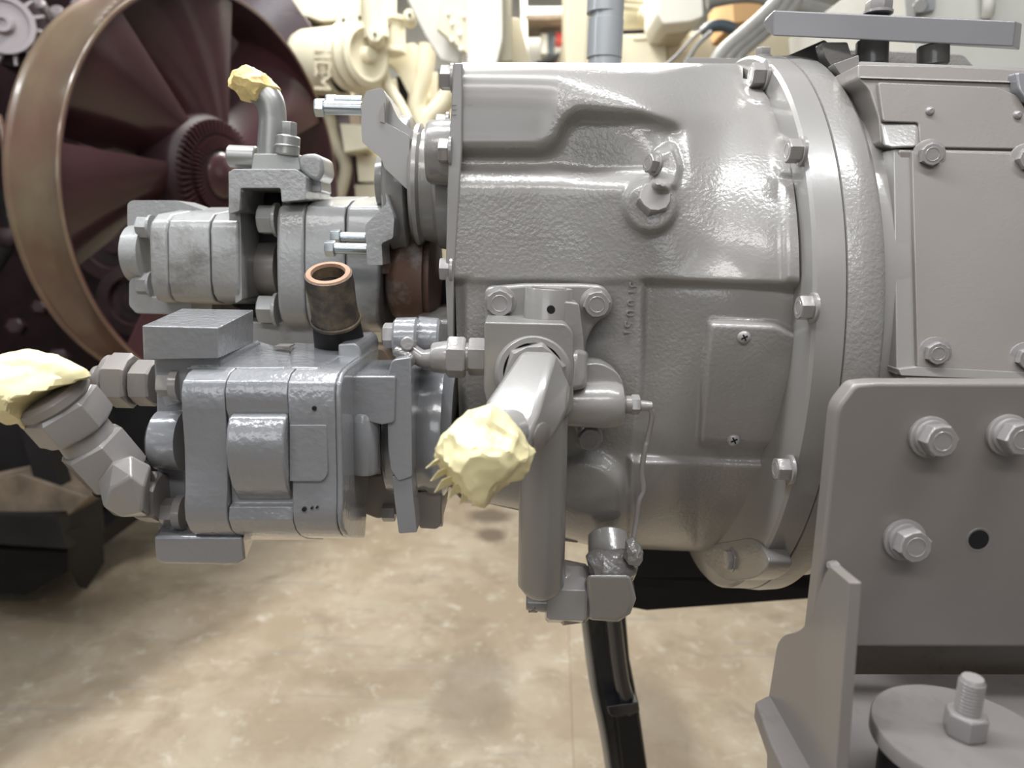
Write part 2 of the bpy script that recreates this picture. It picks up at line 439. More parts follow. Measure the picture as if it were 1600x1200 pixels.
def interp(x, tab):
    return np.interp(x, [t[0] for t in tab], [t[1] for t in tab])
def sd_poly(px, py, poly):
    poly = np.array(poly, float); n = len(poly)
    d = np.full(px.shape, 1e9); inside = np.zeros(px.shape, bool)
    for i in range(n):
        a, b = poly[i], poly[(i + 1) % n]
        e = b - a; wx, wy = px - a[0], py - a[1]
        t = np.clip((wx * e[0] + wy * e[1]) / (e @ e), 0, 1)
        d = np.minimum(d, np.hypot(wx - e[0] * t, wy - e[1] * t))
        c = ((a[1] > py) != (b[1] > py)) & (px < (b[0] - a[0]) * (py - a[1]) / (b[1] - a[1] + 1e-9) + a[0])
        inside ^= c
    return np.where(inside, -d, d)
def sm(d, w):
    t = np.clip(0.5 - d / w, 0, 1); return t * t * (3 - 2 * t)
def blur(a, r, n):
    for _ in range(n):
        for ax in (0, 1):
            p = np.pad(a, [(r, r) if i == ax else (0, 0) for i in (0, 1)], mode='edge')
            a = sum(np.take(p, range(k, k + a.shape[ax]), axis=ax) for k in range(2 * r + 1)) / (2 * r + 1)
    return a
def sstep(a, b, x):
    t = np.clip((x - a) / (b - a), 0, 1); return t * t * (3 - 2 * t)
def relief(px, py):
    h = np.zeros(px.shape)
    # hollow under the upper flat: drops sharply, then ramps out to the middle swell
    yt = interp(px, [(600, 236), (845, 236), (868, 226), (884, 192), (904, 178), (1000, 182), (1060, 198)])
    T = sstep(-10, 12, py - yt)
    st = np.maximum(yt + 8, interp(px, [(600, 246), (870, 250), (930, 262), (1060, 266)]))
    B = 1 - sstep(0, 1, (py - st) / np.maximum(294 - st, 1))
    h -= 0.016 * T * B * (1 - sstep(1046, 1078, px))
    h += 0.003 * sm(sd_poly(px, py, [(925, 120), (1300, 110), (1300, 190), (1090, 186), (920, 168), (905, 150)]), 50)
    h -= 0.003 * sm(sd_poly(px, py, [(600, 60), (875, 60), (880, 150), (862, 228), (600, 228)]), 30)
    h -= 0.006 * sm(sd_poly(px, py, [(1070, 205), (1150, 200), (1165, 430), (1065, 430), (1040, 330)]), 70)
    h += 0.010 * sm(np.hypot(px - 905, (py - 790) * 1.0) - 78, 26)
    h = blur(h, 3, 2)
    # sunk field under the middle swell
    h -= 0.010 * sm(sd_poly(px, py, [(500, 439), (1000, 439), (1246, 448), (1320, 450), (1320, 718), (1198, 724), (985, 716), (985, 1000), (500, 1000)]), 13)
    # pad that carries the valve block and the number
    h += 0.007 * sm(sd_poly(px, py, fillet([(724, 438), (1008, 438), (1003, 600), (992, 720), (980, 1000), (726, 1000)], 16)), 12)
    # rib beside the flange
    h += 0.005 * sm(sd_poly(px, py, [(1222, 285), (1262, 285), (1266, 445), (1226, 440)]), 16)
    # raised name plate pad
    h += 0.0085 * sm(sd_poly(px, py, fillet([(1108, 502), (1212, 506), (1258, 528), (1266, 600), (1240, 698), (1092, 692)], 8)), 11)
    # boss beside the plug, boss under the plug
    h += 0.014 * sm(sd_poly(px, py, fillet([(1022, 240), (1052, 226), (1064, 262), (1054, 296), (1020, 292)], 10)), 12)
    h += 0.010 * sm(np.hypot(px - 1016, py - 322) - 41, 8)
    h += 0.008 * sm(np.hypot((px - 1187), (py - 126)) - 34, 14)
    h += 0.004 * sm(np.hypot((px - 1232) * 1.3, (py - 243)) - 34, 14)
    return blur(h, 1, 1)
GS = []
def gy(x, y):
    """depth of the casting's surface seen at a pixel"""
    px, py, Y = GS[0]
    k = np.argmin((px - x) ** 2 + (py - y) ** 2)
    return float(Y.ravel()[k])
def gear_shell():
    NU, NV = 250, 330
    # left and right borders as functions of py
    th = np.linspace(-math.pi, 0, 400) - 0.0
    rr = 0.250; xf = XS - 0.0262
    c = []
    for a in np.linspace(R(-88), R(88), 200):
        p = Vector((xf, AX.y - rr * math.cos(a), AX.z - rr * math.sin(a)))
        c.append(proj(p))
    c = np.array(c); i0, i1 = sorted((int(np.argmin(c[:, 1])), int(np.argmax(c[:, 1])))); c = c[i0:i1 + 1]
    o = np.argsort(c[:, 1]); cy, cx = c[o, 1], c[o, 0]
    TOP = [(690, 97), (1150, 99), (1210, 104), (1260, 118)]
    BOT = [(690, 786), (765, 787), (815, 797), (865, 838), (930, 855), (1090, 862), (1150, 880), (1230, 890)]
    V = np.sin(np.linspace(-1, 1, NV) * math.pi / 2 * 0.999)
    V = 0.55 * V + 0.45 * np.linspace(-1, 1, NV)
    U = np.linspace(0, 1, NU)
    bm = bmesh.new(); G = [[None] * NV for _ in range(NU)]
    UU, VV = np.meshgrid(U, V, indexing='ij')
    px = 720 + UU * 480; py = 450 + VV * 380
    for _ in range(12):
        t = interp(px, TOP); b = interp(px, BOT)
        py = (t + b) / 2 + VV * (b - t) / 2
        xl = np.interp(py, [90, 440, 441, 800], [722, 708, 711, 722])
        xr = np.interp(py, cy, cx)
        px = xl + (xr - xl) * UU
    s = np.clip((px - 840) / 330, 0, 1); s = s * s * (3 - 2 * s)
    nexp = 14 * (1 - s) ** 1.6 + 2.15
    zc = AX.y * s + 0.675 * (1 - s)
    yn = 0.600 * (1 - s) + 0.556 * s
    Y = zc - (zc - yn) * (1 - np.abs(VV) ** nexp) ** (1 / (2 + 2.0 * (1 - s) ** 2))
    # lower part turns under earlier
    q = np.clip((py - 725) / 150, 0, 1)
    Y = Y + 0.03 * q * q * (1 - s)
    edge = np.clip((1 - np.abs(VV)) / 0.15, 0, 1); edge = edge * edge * (3 - 2 * edge)
    Y = Y - relief(px, py) * edge
    GS.append((px, py, Y))
    for i in range(NU):
        for j in range(NV):
            G[i][j] = bm.verts.new(P(px[i, j], py[i, j], Y[i, j]))
    for i in range(NU - 1):
        for j in range(NV - 1):
            bm.faces.new((G[i][j], G[i][j + 1], G[i + 1][j + 1], G[i + 1][j]))
    # rear half, coarse: carry the border straight back and close it
    border = [G[i][0] for i in range(NU)] + [G[NU - 1][j] for j in range(1, NV)] + [G[i][NV - 1] for i in range(NU - 2, -1, -1)] + [G[0][j] for j in range(NV - 2, 0, -1)]
    bk = []
    for v in border:
        c = v.co.copy(); c.y = 1.0
        bk.append(bm.verts.new(c))
    n = len(border)
    for i in range(n):
        j = (i + 1) % n
        bm.faces.new((border[i], border[j], bk[j], bk[i]))
    bm.faces.new(bk)
    return bm
cast_o = finish('casting', gear_shell(), 'cast', gear, angle=60)
cast_o.data.materials.append(M['smooth'])
_pp = np.array([proj(WL[gear] + p.center) for p in cast_o.data.polygons]); _yy = np.array([(WL[gear] + p.center).y for p in cast_o.data.polygons])
_sm = (sd_poly(_pp[:, 0], _pp[:, 1], [(600, 60), (868, 60), (872, 160), (850, 226), (600, 226)]) < 0) & (_yy < 0.75)
cast_o.data.polygons.foreach_set('material_index', _sm.astype(np.int32))
# front plate at the far left with its joint
prism('front_plate', [(709, 98), (723, 98), (722, 230), (709, 432), (708, 540), (700, 540), (696, 440), (700, 250)], 0.598, 0.98, 'smooth', gear, bevel=0.0012)
for y in (163, 170, 178):
    prism('stamped_line', [(731, y), (738, y), (738, y + 1.6), (731, y + 1.6)], 0.6035, 0.606, 'block', gear, bevel=0)
    prism('stamped_line', [(706, y), (713, y), (713, y + 1.6), (706, y + 1.6)], 0.5975, 0.60, 'block', gear, bevel=0)
# rim of the bell housing
XF = XS - 0.0262
lathe('bell_flange', [(0.0, 0.10), (0.001, 0.2545), (0.0025, 0.2675), (0.005, 0.270), (0.0256, 0.270), (0.0261, 0.2690), (0.0261, 0.10)], axp(XF), PXd, 'smooth', gear, seg=160, hollow=True)
# bolts round the flange (facing left)
for (px, py, hp) in ((1185, 118, 20), (1240, 236, 20), (1257, 481, 21), (1222, 733, 20)):
    p = PX(px, py, XF - 0.005)
    bolt(gear, p + Vector((0.006, 0, 0)), MX, hp * 0.95, 20, washer=1.22, phase=0.25)
# lowest lug with its bolt
lug = [PX(*q, XF) for q in fillet([(1096, 872), (1112, 850), (1180, 838), (1205, 880), (1180, 905), (1130, 908)], 16)]
bm = bmesh.new(); add_prism(bm, lug, [p + Vector((0.02, 0, 0)) for p in lug])
finish('flange_lug', bm, 'cast', gear, bevel=0.003)
bolt(gear, PX(1143, 875, XF), MX, 16, 8, washer=1.2)
# hexagon plug with washer ring, small bolt beside it
pp = P(1014, 323, gy(960, 330) - 0.004)
pd = Vector((0.06, -1, 0.16)).normalized()
s = S(pp)
pl = lathe('plug_collar', [(0, 40 * s), (3 * s, 40 * s), (5 * s, 38 * s), (5.5 * s, 33 * s), (4 * s, 31 * s), (12 * s, 27 * s), (14 * s, 24 * s)], pp - pd * 0.004, pd, 'bolt', gear, seg=48)
hexnut('plug_head', pp + pd * 12 * s, pp + pd * 38 * s + UP * 0.004, 27 * s, 'bolt', pl, phase=0.18)
bolt(gear, P(1024, 257, gy(1040, 262) - 0.002), Vector((-0.9, -0.42, 0.1)), 15, 13, washer=1.2)
# cross-head screws of the plate pad
def screw(px, py, Y, r):
    p = P(px, py, Y); s = S(p); d = Vector((-0.12, -1, 0.05)).normalized()
    bm = bmesh.new(); add_lathe(bm, [(-0.003, r * s * 1.0), (0.0006, r * s), (r * s * 0.35, r * s * 0.93), (r * s * 0.60, r * s * 0.62), (r * s * 0.68, r * s * 0.3)], p, d, 28)
    o = finish('screw', bm, 'bolt', gear, angle=50)
    a, e1, e2 = frame(d); bm = bmesh.new(); q = p + d * r * s * 0.60
    for ang in (0.5, 0.5 + math.pi / 2):
        u = e1 * math.cos(ang) + e2 * math.sin(ang); w = e1 * -math.sin(ang) + e2 * math.cos(ang)
        f = [q + d * 0.0003 + u * r * s * 0.5 * i + w * r * s * 0.11 * j for i, j in ((-1, -1), (1, -1), (1, 1), (-1, 1))]
        add_prism(bm, [x + d * r * s * 0.10 for x in f], [x - d * 0.001 for x in f])
    finish('cross_slot', bm, 'hole', o, smooth=False)
screw(1162, 527, gy(1162, 527) + 0.0005, 10.5); screw(1146, 687, gy(1146, 684) + 0.0005, 10.5)
# cast number read from above downwards
def text(body, p, xdir, ydir, size, ext, mt, parent, name='cast_number'):
    cu = bpy.data.curves.new(name, 'FONT'); cu.body = body; cu.size = size; cu.extrude = ext; cu.bevel_depth = size * 0.012
    cu.align_x = 'CENTER'; cu.align_y = 'CENTER'
    o = bpy.data.objects.new(name, cu); x = Vector(xdir).normalized(); z = x.cross(Vector(ydir)).normalized(); y = z.cross(x)
    mm = Matrix((x, y, z)).transposed().to_4x4(); mm.translation = Vector(p)
    dg = bpy.context.evaluated_depsgraph_get(); COL.objects.link(o); dg.update()
    me = bpy.data.meshes.new_from_object(o.evaluated_get(dg)); bpy.data.objects.remove(o)
    me.transform(mm); me.transform(Matrix.Translation(-WL[parent])); me.materials.clear(); me.materials.append(M[mt])
    q = bpy.data.objects.new(name, me); COL.objects.link(q); q.parent = parent; WL[q] = WL[parent]
    return q
DN = (P(984, 525, 0.6) - P(989, 445, 0.6)).normalized()
for ch, py in (('3', 445), ('1', 456), ('0', 473), ('0', 489), ('5', 507), ('1', 519)):
    px = 990 - (py - 445) * 0.12
    text(ch, P(px, py, gy(px, py)), DN, PXd, 0.0110, 0.0012, 'smooth', gear)
# bearing flange and housing between gearbox and output yoke
oy = P(655, 290, 0.72)
def LX(name, prof, px, py, Y, mt, parent, **k):
    """turned part about an x-parallel axis through pixel (px, py) at depth Y; profile as (pixel x, pixel radius)"""
    p0 = P(px, py, Y); s = S(p0)
    return lathe(name, [((x - px) * s, r * s) for x, r in prof], p0, PXd, mt, parent, **k)
LX('bearing_cover', [(648, 60), (648, 84), (654, 92), (660, 92), (664, 84), (684, 88), (690, 96), (716, 100)], 665, 290, 0.70, 'cast_fine', gear, seg=64)
LX('bearing_boss', [(668, 20), (668, 44), (674, 48), (712, 50)], 665, 238, 0.63, 'cast_fine', gear, seg=40)
for (px, py, Y) in ((697, 122, 0.66), (694, 236, 0.60), (690, 198, 0.66), (696, 421, 0.605)):
    bolt(gear, P(px + 10, py, Y), MX, 19, 16, washer=1.15, phase=0.1)
# lower front bearing skirt behind the lower pump
prism('front_skirt', [(640, 500), (712, 500), (722, 786), (700, 760), (640, 735)], 0.64, 0.95, 'cast_fine', gear, bevel=0.004)
# lower front cover that dips to the right behind the long cylinder
prism('sump_cover', fillet([(735, 760), (840, 740), (900, 760), (905, 850), (868, 845), (815, 800), (770, 790), (735, 778)], 6), 0.66, 0.9, 'cast_fine', gear, bevel=0.003)

# ================================================================== ENGINE BLOCK SIDE
eng = thing('engine_block', (0.38, 0.8, 0.75), 'grey engine side with flywheel housing ring and bolted cover plate', 'engine')
lathe('flywheel_housing_ring', [(0.0004, 0.20), (0.0004, 0.2690), (0.001, 0.2705), (0.010, 0.2712), (0.024, 0.2700), (0.030, 0.2650), (0.036, 0.250), (0.045, 0.245), (0.048, 0.20)], axp(XS), PXd, 'cast', eng, seg=160, hollow=True)
lathe('housing_neck', [(0.030, 0.20), (0.030, 0.2560), (0.050, 0.2560), (0.054, 0.2560), (0.056, 0.20)], axp(XS), PXd, 'cast_fine', eng, seg=120, hollow=True)
# the engine side leans back towards the top
_PA, _PB, _PC = P(1400, 590, 0.535), P(1760, 596, 0.535), P(1400, 100, 0.613)
_PN = (_PB - _PA).cross(_PC - _PA).normalized()
def PE(x, y, Y):
    d = ray(x, y); o = _PA + Vector((0, Y - 0.535, 0))
    return C0 + d * ((o - C0).dot(_PN) / d.dot(_PN))
body = fillet([(1341, 100), (1480, 103), (1760, 116), (1760, 596), (1400, 590), (1397, 420), (1394, 232), (1376, 226), (1374, 188), (1358, 140), (1340, 122)], [4, 0, 0, 0, 4, 0, 4, 8, 10, 8, 4])
prism('crankcase', [q for q in body if q[1] > 0], 0.535, 0.60, 'block', eng, bevel=0.005, seg=4, tilt=PE)
prism('crankcase_core', [(1402, 232), (1760, 240), (1760, 596), (1402, 590)], 0.58, 1.10, 'block', eng, bevel=0.003)
hull('crankcase_top', [PE(*q) for q in ((1341, 122, .532), (1760, 135, .532), (1341, 96, .560), (1480, 100, .560), (1760, 112, .560), (1341, 96, .60), (1760, 112, .60), (1341, 130, .60), (1760, 140, .60))], 'cast', eng, bevel=0.002)
hull('shoulder', [PE(*q) for q in ((1374, 192, .534), (1436, 190, .534), (1436, 230, .522), (1394, 232, .524), (1380, 228, .528), (1374, 192, .56), (1436, 190, .56), (1436, 234, .56), (1394, 234, .56))], 'cast', eng, bevel=0.003)
prism('upper_panel', fillet([(1372, 128), (1560, 136), (1592, 150), (1606, 176), (1760, 184), (1760, 236), (1437, 230), (1435, 192), (1380, 190)], 5), 0.531, 0.56, 'block', eng, bevel=0.0012, tilt=PE)
for (px, py) in ((1453, 174), (1590, 180)):
    lathe_px('rivet', [(-4, 7), (0, 7), (3, 6), (5, 3.5)], PE(px, py, 0.5305), FRONT, 'bolt', eng, seg=16)
prism('side_bracket', fillet([(1588, 112), (1760, 108), (1760, 164), (1606, 160), (1592, 140)], 6), 0.525, 0.56, 'bar', eng, bevel=0.003, tilt=PE)
prism('machined_face', [(1396, 233), (1432, 233), (1440, 585), (1401, 586)], 0.5265, 0.56, 'smooth', eng, bevel=0.001, tilt=PE)
prism('cover_plate', fillet([(1425, 236), (1760, 246), (1760, 592), (1434, 573)], 2), 0.5225, 0.545, 'block', eng, bevel=0.0012, tilt=PE)
prism('plate_lip', fillet([(1404, 577), (1434, 573), (1760, 590), (1760, 601), (1408, 587)], 2), 0.5215, 0.56, 'smooth', eng, bevel=0.001, tilt=PE)
for (px, py) in ((1451, 243), (1603, 249), (1460, 551), (1602, 559)):
    bolt(eng, PE(px, py, 0.5228), Vector((-0.10, -1, 0.02)), 18.5, 13, washer=1.35)
# top lugs of the housing
prism('lifting_lug', fillet([(1210, 96), (1288, 62), (1300, 72), (1305, 104), (1236, 110)], 3), 0.74, 0.752, 'smooth', eng, bevel=0.002)
prism('lug_block', fillet([(1284, 66), (1324, 66), (1330, 86), (1340, 84), (1344, 122), (1300, 104), (1290, 90)], 3), 0.70, 0.715, 'cast', eng, bevel=0.003)
prism('lug_gusset', fillet([(1302, 100), (1342, 86), (1344, 126), (1318, 122)], 2), 0.66, 0.672, 'smooth', eng, bevel=0.0015)
prism('top_plate', fillet([(1074, 90), (1160, 91), (1165, 106), (1074, 104)], 2), 0.79, 0.86, 'smooth', eng, bevel=0.002)
bolt(eng, P(1192, 90, 0.80), UP, 12, 12, washer=1.2)
# bar across the top on two pillars
bar = hull('lifting_bar', [P(1210, 16, 0.70), P(1588, 33, 0.66), P(1583, 73, 0.66), P(1208, 56, 0.70), P(1193, 34, 0.715), P(1197, 47, 0.715), P(1215, 18, 0.76), P(1597, 36, 0.72), P(1593, 78, 0.72), P(1212, 54, 0.76), P(1196, 30, 0.73)], 'bar', eng, bevel=0.0012)
cyl2('pillar', P(1362, 104, 0.72), P(1363, 62, 0.72), 24 * S(P(1363, 62, .72)), 24 * S(P(1363, 62, .72)), 'smooth', eng)
cyl2('pillar', P(1458, 104, 0.70), P(1458, 70, 0.70), 23 * S(P(1458, 62, .70)), 23 * S(P(1458, 62, .70)), 'smooth', eng)
bolt(eng, P(1372, 20, 0.72), UP, 20, 15, washer=1.1)
prism('rocker_cover_base', fillet([(1284, 74), (1506, 84), (1530, 112), (1560, 300), (1290, 300)], 6), 0.78, 1.05, 'cast', eng, bevel=0.004)

# ================================================================== CONTROL VALVE on the pad
vl = thing('control_valve', P(850, 640, 0.60), 'grey cast control valve block bolted to the gearbox number pad', 'valve')
prism('mounting_flange', fillet([(757, 449), (820, 444), (905, 444), (945, 446), (958, 470), (950, 492), (928, 508), (914, 540), (918, 580), (955, 600), (955, 650), (935, 690), (905, 702), (898, 665), (760, 640)], [12, 2, 2, 14, 16, 14, 14, 14, 8, 10, 8, 12, 12, 8, 8]), 0.578, 0.596, 'smooth', vl, bevel=0.003, seg=3)
bolt(vl, P(782, 472, 0.5785), Vector((-0.05, -1, -0.05)), 22.5, 16, washer=1.12, phase=0.5)
bolt(vl, P(931, 474, 0.5785), Vector((0.0, -1, -0.03)), 22, 16, washer=1.15, phase=0.2)
bolt(vl, P(921, 683, 0.5785), Vector((0.0, -1, 0.0)), 19, 15, washer=1.1, phase=0.9)
# upright spool barrel
tp = P(858, 450, 0.562); bt = P(853, 530, 0.562); s = S(tp)
dv = (bt - tp); Lb = dv.length
lathe('spool_barrel', [(0.006, 26 * s), (0.0, 28 * s), (0.0, 36 * s), (0.001, 37 * s), (Lb, 38 * s)], tp, dv, 'cast_fine', vl, seg=48)
lathe('barrel_mouth', [(0.0005, 27 * s), (-0.0005, 27 * s)], tp, dv, 'block', vl, seg=32)
hole('bleed_hole', 861, 484, 0.5275, 6.5, vl)
# square body
prism('valve_body', fillet([(757, 503), (885, 506), (896, 520), (896, 640), (880, 655), (764, 640), (756, 610)], [4, 10, 8, 8, 10, 12, 8]), 0.522, 0.580, 'cast_fine', vl, bevel=0.005, seg=4)
prism('web', fillet([(880, 470), (905, 474), (912, 530), (916, 600), (890, 610), (882, 560)], 6), 0.548, 0.582, 'cast_fine', vl, bevel=0.005, seg=4)
hull('corner_web', [P(895, 545, 0.53), P(918, 548, 0.545), P(917, 606, 0.53), P(890, 612, 0.525), P(895, 545, 0.58), P(920, 548, 0.58), P(918, 606, 0.58), P(890, 612, 0.58)], 'cast_fine', vl, bevel=0.004, seg=3)
# round end chamber to the right
p0 = P(875, 632, 0.548); s = S(p0)
lathe('end_chamber', [(0, 34 * s), (70 * s, 37 * s), (88 * s, 36 * s), (96 * s, 32 * s), (101 * s, 20 * s)], p0, Vector((1, 0.02, 0.02)), 'cast_fine', vl, seg=48)
prism('chamber_ear', fillet([(905, 570), (940, 566), (968, 584), (976, 606), (976, 625), (900, 622)], [4, 20, 18, 12, 4, 4]), 0.555, 0.585, 'cast_fine', vl, bevel=0.006, seg=4)
# front port ring
pr = P(833, 582, 0.522); s = S(pr); fd = Vector((0.02, -1, 0.10)).normalized()
lathe('port_ring', [(-0.004, 62 * s), (0.0015, 60 * s), (0.004, 55 * s), (0.004, 47 * s), (-0.004, 47 * s)], pr, fd, 'cast_fine', vl, seg=64, hollow=True)
lathe('port_groove', [(0.0, 50 * s), (0.001, 48 * s)], pr + fd * 0.001, fd, 'hole', vl, seg=48)

# big elbow fitting
elb = thing('elbow_fitting', P(833, 600, 0.515), 'big grey hexagonal elbow fitting screwed into the front of the valve', 'pipe fitting')
hexnut('lock_nut', pr + fd * 0.001, pr + fd * 0.019, 50 * s, 'bolt', elb, phase=0.28)
EV = dict(T1=(816, 549, .482), T2=(866, 551, .482), L1=(788, 600, .470), L2=(757, 630, .452), L3=(758, 690, .426), M1=(828, 610, .450), M2=(838, 648, .430), M3=(815, 705, .420),
          R1=(890, 604, .474), R2=(888, 638, .462), R3=(874, 668, .452), R4=(850, 704, .440))
EP = {k: P(*v) for k, v in EV.items()}
fb = list(EP.values()) + [P(*q) for q in ((816, 549, .50), (866, 551, .50), (890, 604, .50), (889, 640, .49), (860, 690, .47), (790, 600, .49), (764, 650, .47))]
hull('elbow_body', fb, 'smooth', elb, bevel=0.0038, seg=5, angle=40)
for ks, rr_ in (('L2 M2 M3 L3', 29), ('M2 R3 R4 M3', 22)):
    q = [EP[k] for k in ks.split()]; cn = sum(q, Vector()) / 4
    nn = (q[1] - q[0]).cross(q[2] - q[0]).normalized()
    if nn.y > 0: nn = -nn
    lathe_px('spot_face', [(-8, rr_), (3.0, rr_), (3.6, rr_ - 1)], cn, nn, 'block', elb, seg=40)
a0 = P(802, 668, 0.438); a1 = P(772, 694, 0.402)
cyl2('elbow_arm', a0, a1, 30 * S(a0), 40 * S(a1), 'smooth', elb, seg=48)
tape1 = wad('tape_cover', [(768, 622), (792, 640), (818, 664), (838, 705), (834, 728), (826, 748), (802, 757), (776, 771), (762, 786), (738, 779), (722, 772), (700, 748), (692, 736), (680, 722), (676, 706), (686, 676), (704, 652), (736, 632)], 0.402, 0.034, 5, 'tape', amp=0.0045, fr=45)
tag(tape1, 'pale yellow masking tape wad over the big central elbow fitting', 'tape', 'tape wads closing the open ports')

rndf = random.Random(4)
for (x0, y0, x1, y1, w) in ((690, 716, 676, 728, 12), (696, 732, 684, 748, 14), (706, 744, 694, 764, 15), (722, 752, 712, 776, 15), (738, 758, 730, 784, 16), (754, 760, 752, 786, 14)):
    a_, b_ = P(x0, y0, .392), P(x1, y1, .398); s = S(a_); sd_ = Vector((1, 0.5, 0.35)).normalized() * w * s * rndf.uniform(0.9, 1.7)
    pts_ = [a_ - sd_, a_ + sd_, b_ + sd_ * 1.1 + Vector((0, -0.002, 0.001)), b_.lerp(a_, 0.35) + Vector((0, -0.004, 0)), b_ - sd_ * 1.0]
    bm = bmesh.new(); add_prism(bm, pts_, [p + Vector((0, 0.0012, 0.0006)) for p in pts_])
    finish('tape_flap', bm, 'tape', tape1, bevel=0.0004, seg=1)

# adapter to the left of the valve, with the painted-over stub
ad = thing('hose_adapter', P(720, 560, 0.56), 'grey hexagonal adapter screwed into the left side of the valve', 'pipe fitting')
def hx(name, x0, x1, y, Y, rp, mt, parent, phase=0.0, **k):
    A, B = P(x0, y, Y), P(x1, y, Y); B.z = A.z
    return hexnut(name, A, B, rp * S(A), mt, parent, phase=phase, **k)
def cx(name, x0, x1, y, Y, r0, r1, mt, parent, **k):
    A, B = P(x0, y, Y), P(x1, y, Y); B.z = A.z
    return cyl2(name, A, B, r0 * S(A), r1 * S(A), mt, parent, **k)
hx('hexagon', 732, 760, 557, 0.548, 30, 'bolt', ad, 0.52)
cx('thread', 724, 736, 557, 0.548, 22, 22, 'bolt', ad)
hx('nut', 699, 728, 558, 0.548, 33, 'bolt', ad, 0.52)
cx('sleeve', 674, 704, 558, 0.548, 23, 27, 'bolt', ad)
tube('pipe_stub', [P(680, 560, .548), P(660, 560, .550), P(642, 548, .552), P(630, 530, .555)], [17 * S(P(660, 560, .55)), 14 * S(P(660, 560, .55)), 13 * S(P(660, 560, .55)), 12 * S(P(660, 560, .55))], 'bolt', ad)
stub = thing('hydraulic_stub', P(640, 540, 0.57), 'short painted plug fitting above the pump flange with drooping putty', 'pipe fitting')
hexnut('bolt_head', P(600, 524, 0.56), P(618, 524, 0.56), 20 * S(P(610, 524, .56)), 'bolt', stub, phase=0.3)
cx('banjo', 616, 654, 527, 0.562, 31, 33, 'pump', stub)
cx('collar', 652, 688, 527, 0.575, 33, 31, 'pump', stub)
lathe_px('small_plug', [(-10, 11), (3, 11), (5, 9)], P(637, 537, 0.545), Vector((0, -1, 0.1)), 'bolt', stub, seg=24)
tube('putty_string', [P(618, 548, .548), P(640, 560, .545), P(628, 580, .546), P(615, 598, .55), P(601, 612, .56)], [.004, .005, .0045, .0035, .0012], 'putty', stub)

# pressure switch nipple to the right of the valve and its wire
nip = thing('grease_nipple', P(1000, 635, 0.56), 'small grey nipple with a hexagon on the right end of the valve', 'nipple')
cx('thread', 972, 988, 632, 0.548, 14, 14, 'block', nip)
hx('hexagon', 986, 999, 632, 0.548, 16, 'bolt', nip, 0.3)
cx('tip', 998, 1019, 634, 0.548, 9, 7, 'bolt', nip)
wire = tube('sensor_wire', [P(1012, 634, .546), P(1019, 648, .549), P(1012, 685, .555), P(1008, 700, .555), P(1003, 735, .558), P(1005, 765, .560), P(998, 785, .560), P(994, 815, .562), P(988, 850, .560), P(985, 868, .558)], 0.0021, 'bolt', n=10)
tag(wire, 'thin grey painted wire hanging from nipple down to the lower elbow', 'wire')

# long plain cylinder under the valve
cyl = thing('accumulator_cylinder', P(846, 920, 0.53), 'long plain grey upright cylinder hanging below the valve', 'cylinder')
ta, tb = P(850, 640, 0.535), P(845, 928, 0.535); s = S(tb); L_ = (tb - ta).length
lathe('barrel', [(0, 36 * s), (L_ - 17 * s, 36 * s), (L_ - 4 * s, 27 * s), (L_, 22 * s)], ta, tb - ta, 'smooth', cyl, seg=56)

# lower elbow and fittings under the gearbox
le = thing('drain_elbow', P(950, 960, 0.58), 'dark grey drain elbow and coupling nut beneath the gearbox', 'pipe fitting')
q0, q1 = P(950, 835, 0.60), P(955, 905, 0.57); s = S(q1)
cyl2('neck', q0, q1, 33 * s, 36 * s, 'cast_fine', le)
wad('sealed_joint', [(915, 868), (930, 856), (985, 856), (1000, 875), (992, 905), (965, 916), (935, 915), (916, 895)], 0.565, 0.022, 3, 'putty', le, amp=0.0022)
hull('elbow_block', [P(*q) for q in ((916, 898, .54), (985, 898, .54), (994, 935, .545), (985, 960, .55), (965, 972, .552), (918, 968, .552), (916, 898, .60), (988, 898, .60), (994, 935, .60), (965, 972, .60), (918, 968, .60))], 'cast_fine', le, bevel=0.004, seg=3)
hx('coupling_nut', 853, 914, 928, 0.568, 47, 'bolt', le, 0.45)
cx('ring_nut', 875, 920, 925, 0.575, 50, 44, 'block', le)
cx('tube_end', 822, 856, 940, 0.566, 13, 16, 'bolt', le)
wad('sealed_tip', [(822, 930), (838, 928), (852, 934), (850, 950), (836, 956), (824, 957)], 0.566, 0.008, 8, 'putty', le, amp=0.0015, nu=50, nv=20)
lump = wad('putty_lump', [(974, 842), (988, 838), (1001, 852), (1004, 872), (998, 884), (988, 886), (972, 870)], 0.552, 0.012, 9, 'putty', amp=0.003, nu=70, nv=30)
tag(lump, 'wrinkled grey painted lump where the wire ends on the lower elbow', 'sealant')

# ================================================================== MOUNTING BRACKET
br = thing('mounting_bracket', P(1450, 1010, 0.45), 'heavy grey steel engine bracket with gusset, big washers and one open hole', 'bracket')
prism('bracket_plate', fillet([(1336, 600), (1368, 597), (1760, 598), (1760, 1012), (1268, 1012), (1283, 880), (1298, 740), (1308, 636)], [10, 6, 0, 0, 0, 0, 0, 14]), 0.440, 0.456, 'bracket', br, bevel=0.003, seg=4)
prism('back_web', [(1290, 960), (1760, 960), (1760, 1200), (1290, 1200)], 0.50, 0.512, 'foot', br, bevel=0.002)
prism('bracket_return', [(1380, 1000), (1760, 1000), (1760, 1012), (1380, 1012)], 0.441, 0.512, 'block', br, bevel=0.002)
ZD = P(1500, 1140, 0.352).z
ZF = ZD - 0.040
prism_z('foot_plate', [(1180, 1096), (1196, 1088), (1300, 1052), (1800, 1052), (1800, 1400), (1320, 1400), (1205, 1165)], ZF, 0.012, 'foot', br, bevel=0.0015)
XG = 0.1745
bm = bmesh.new()
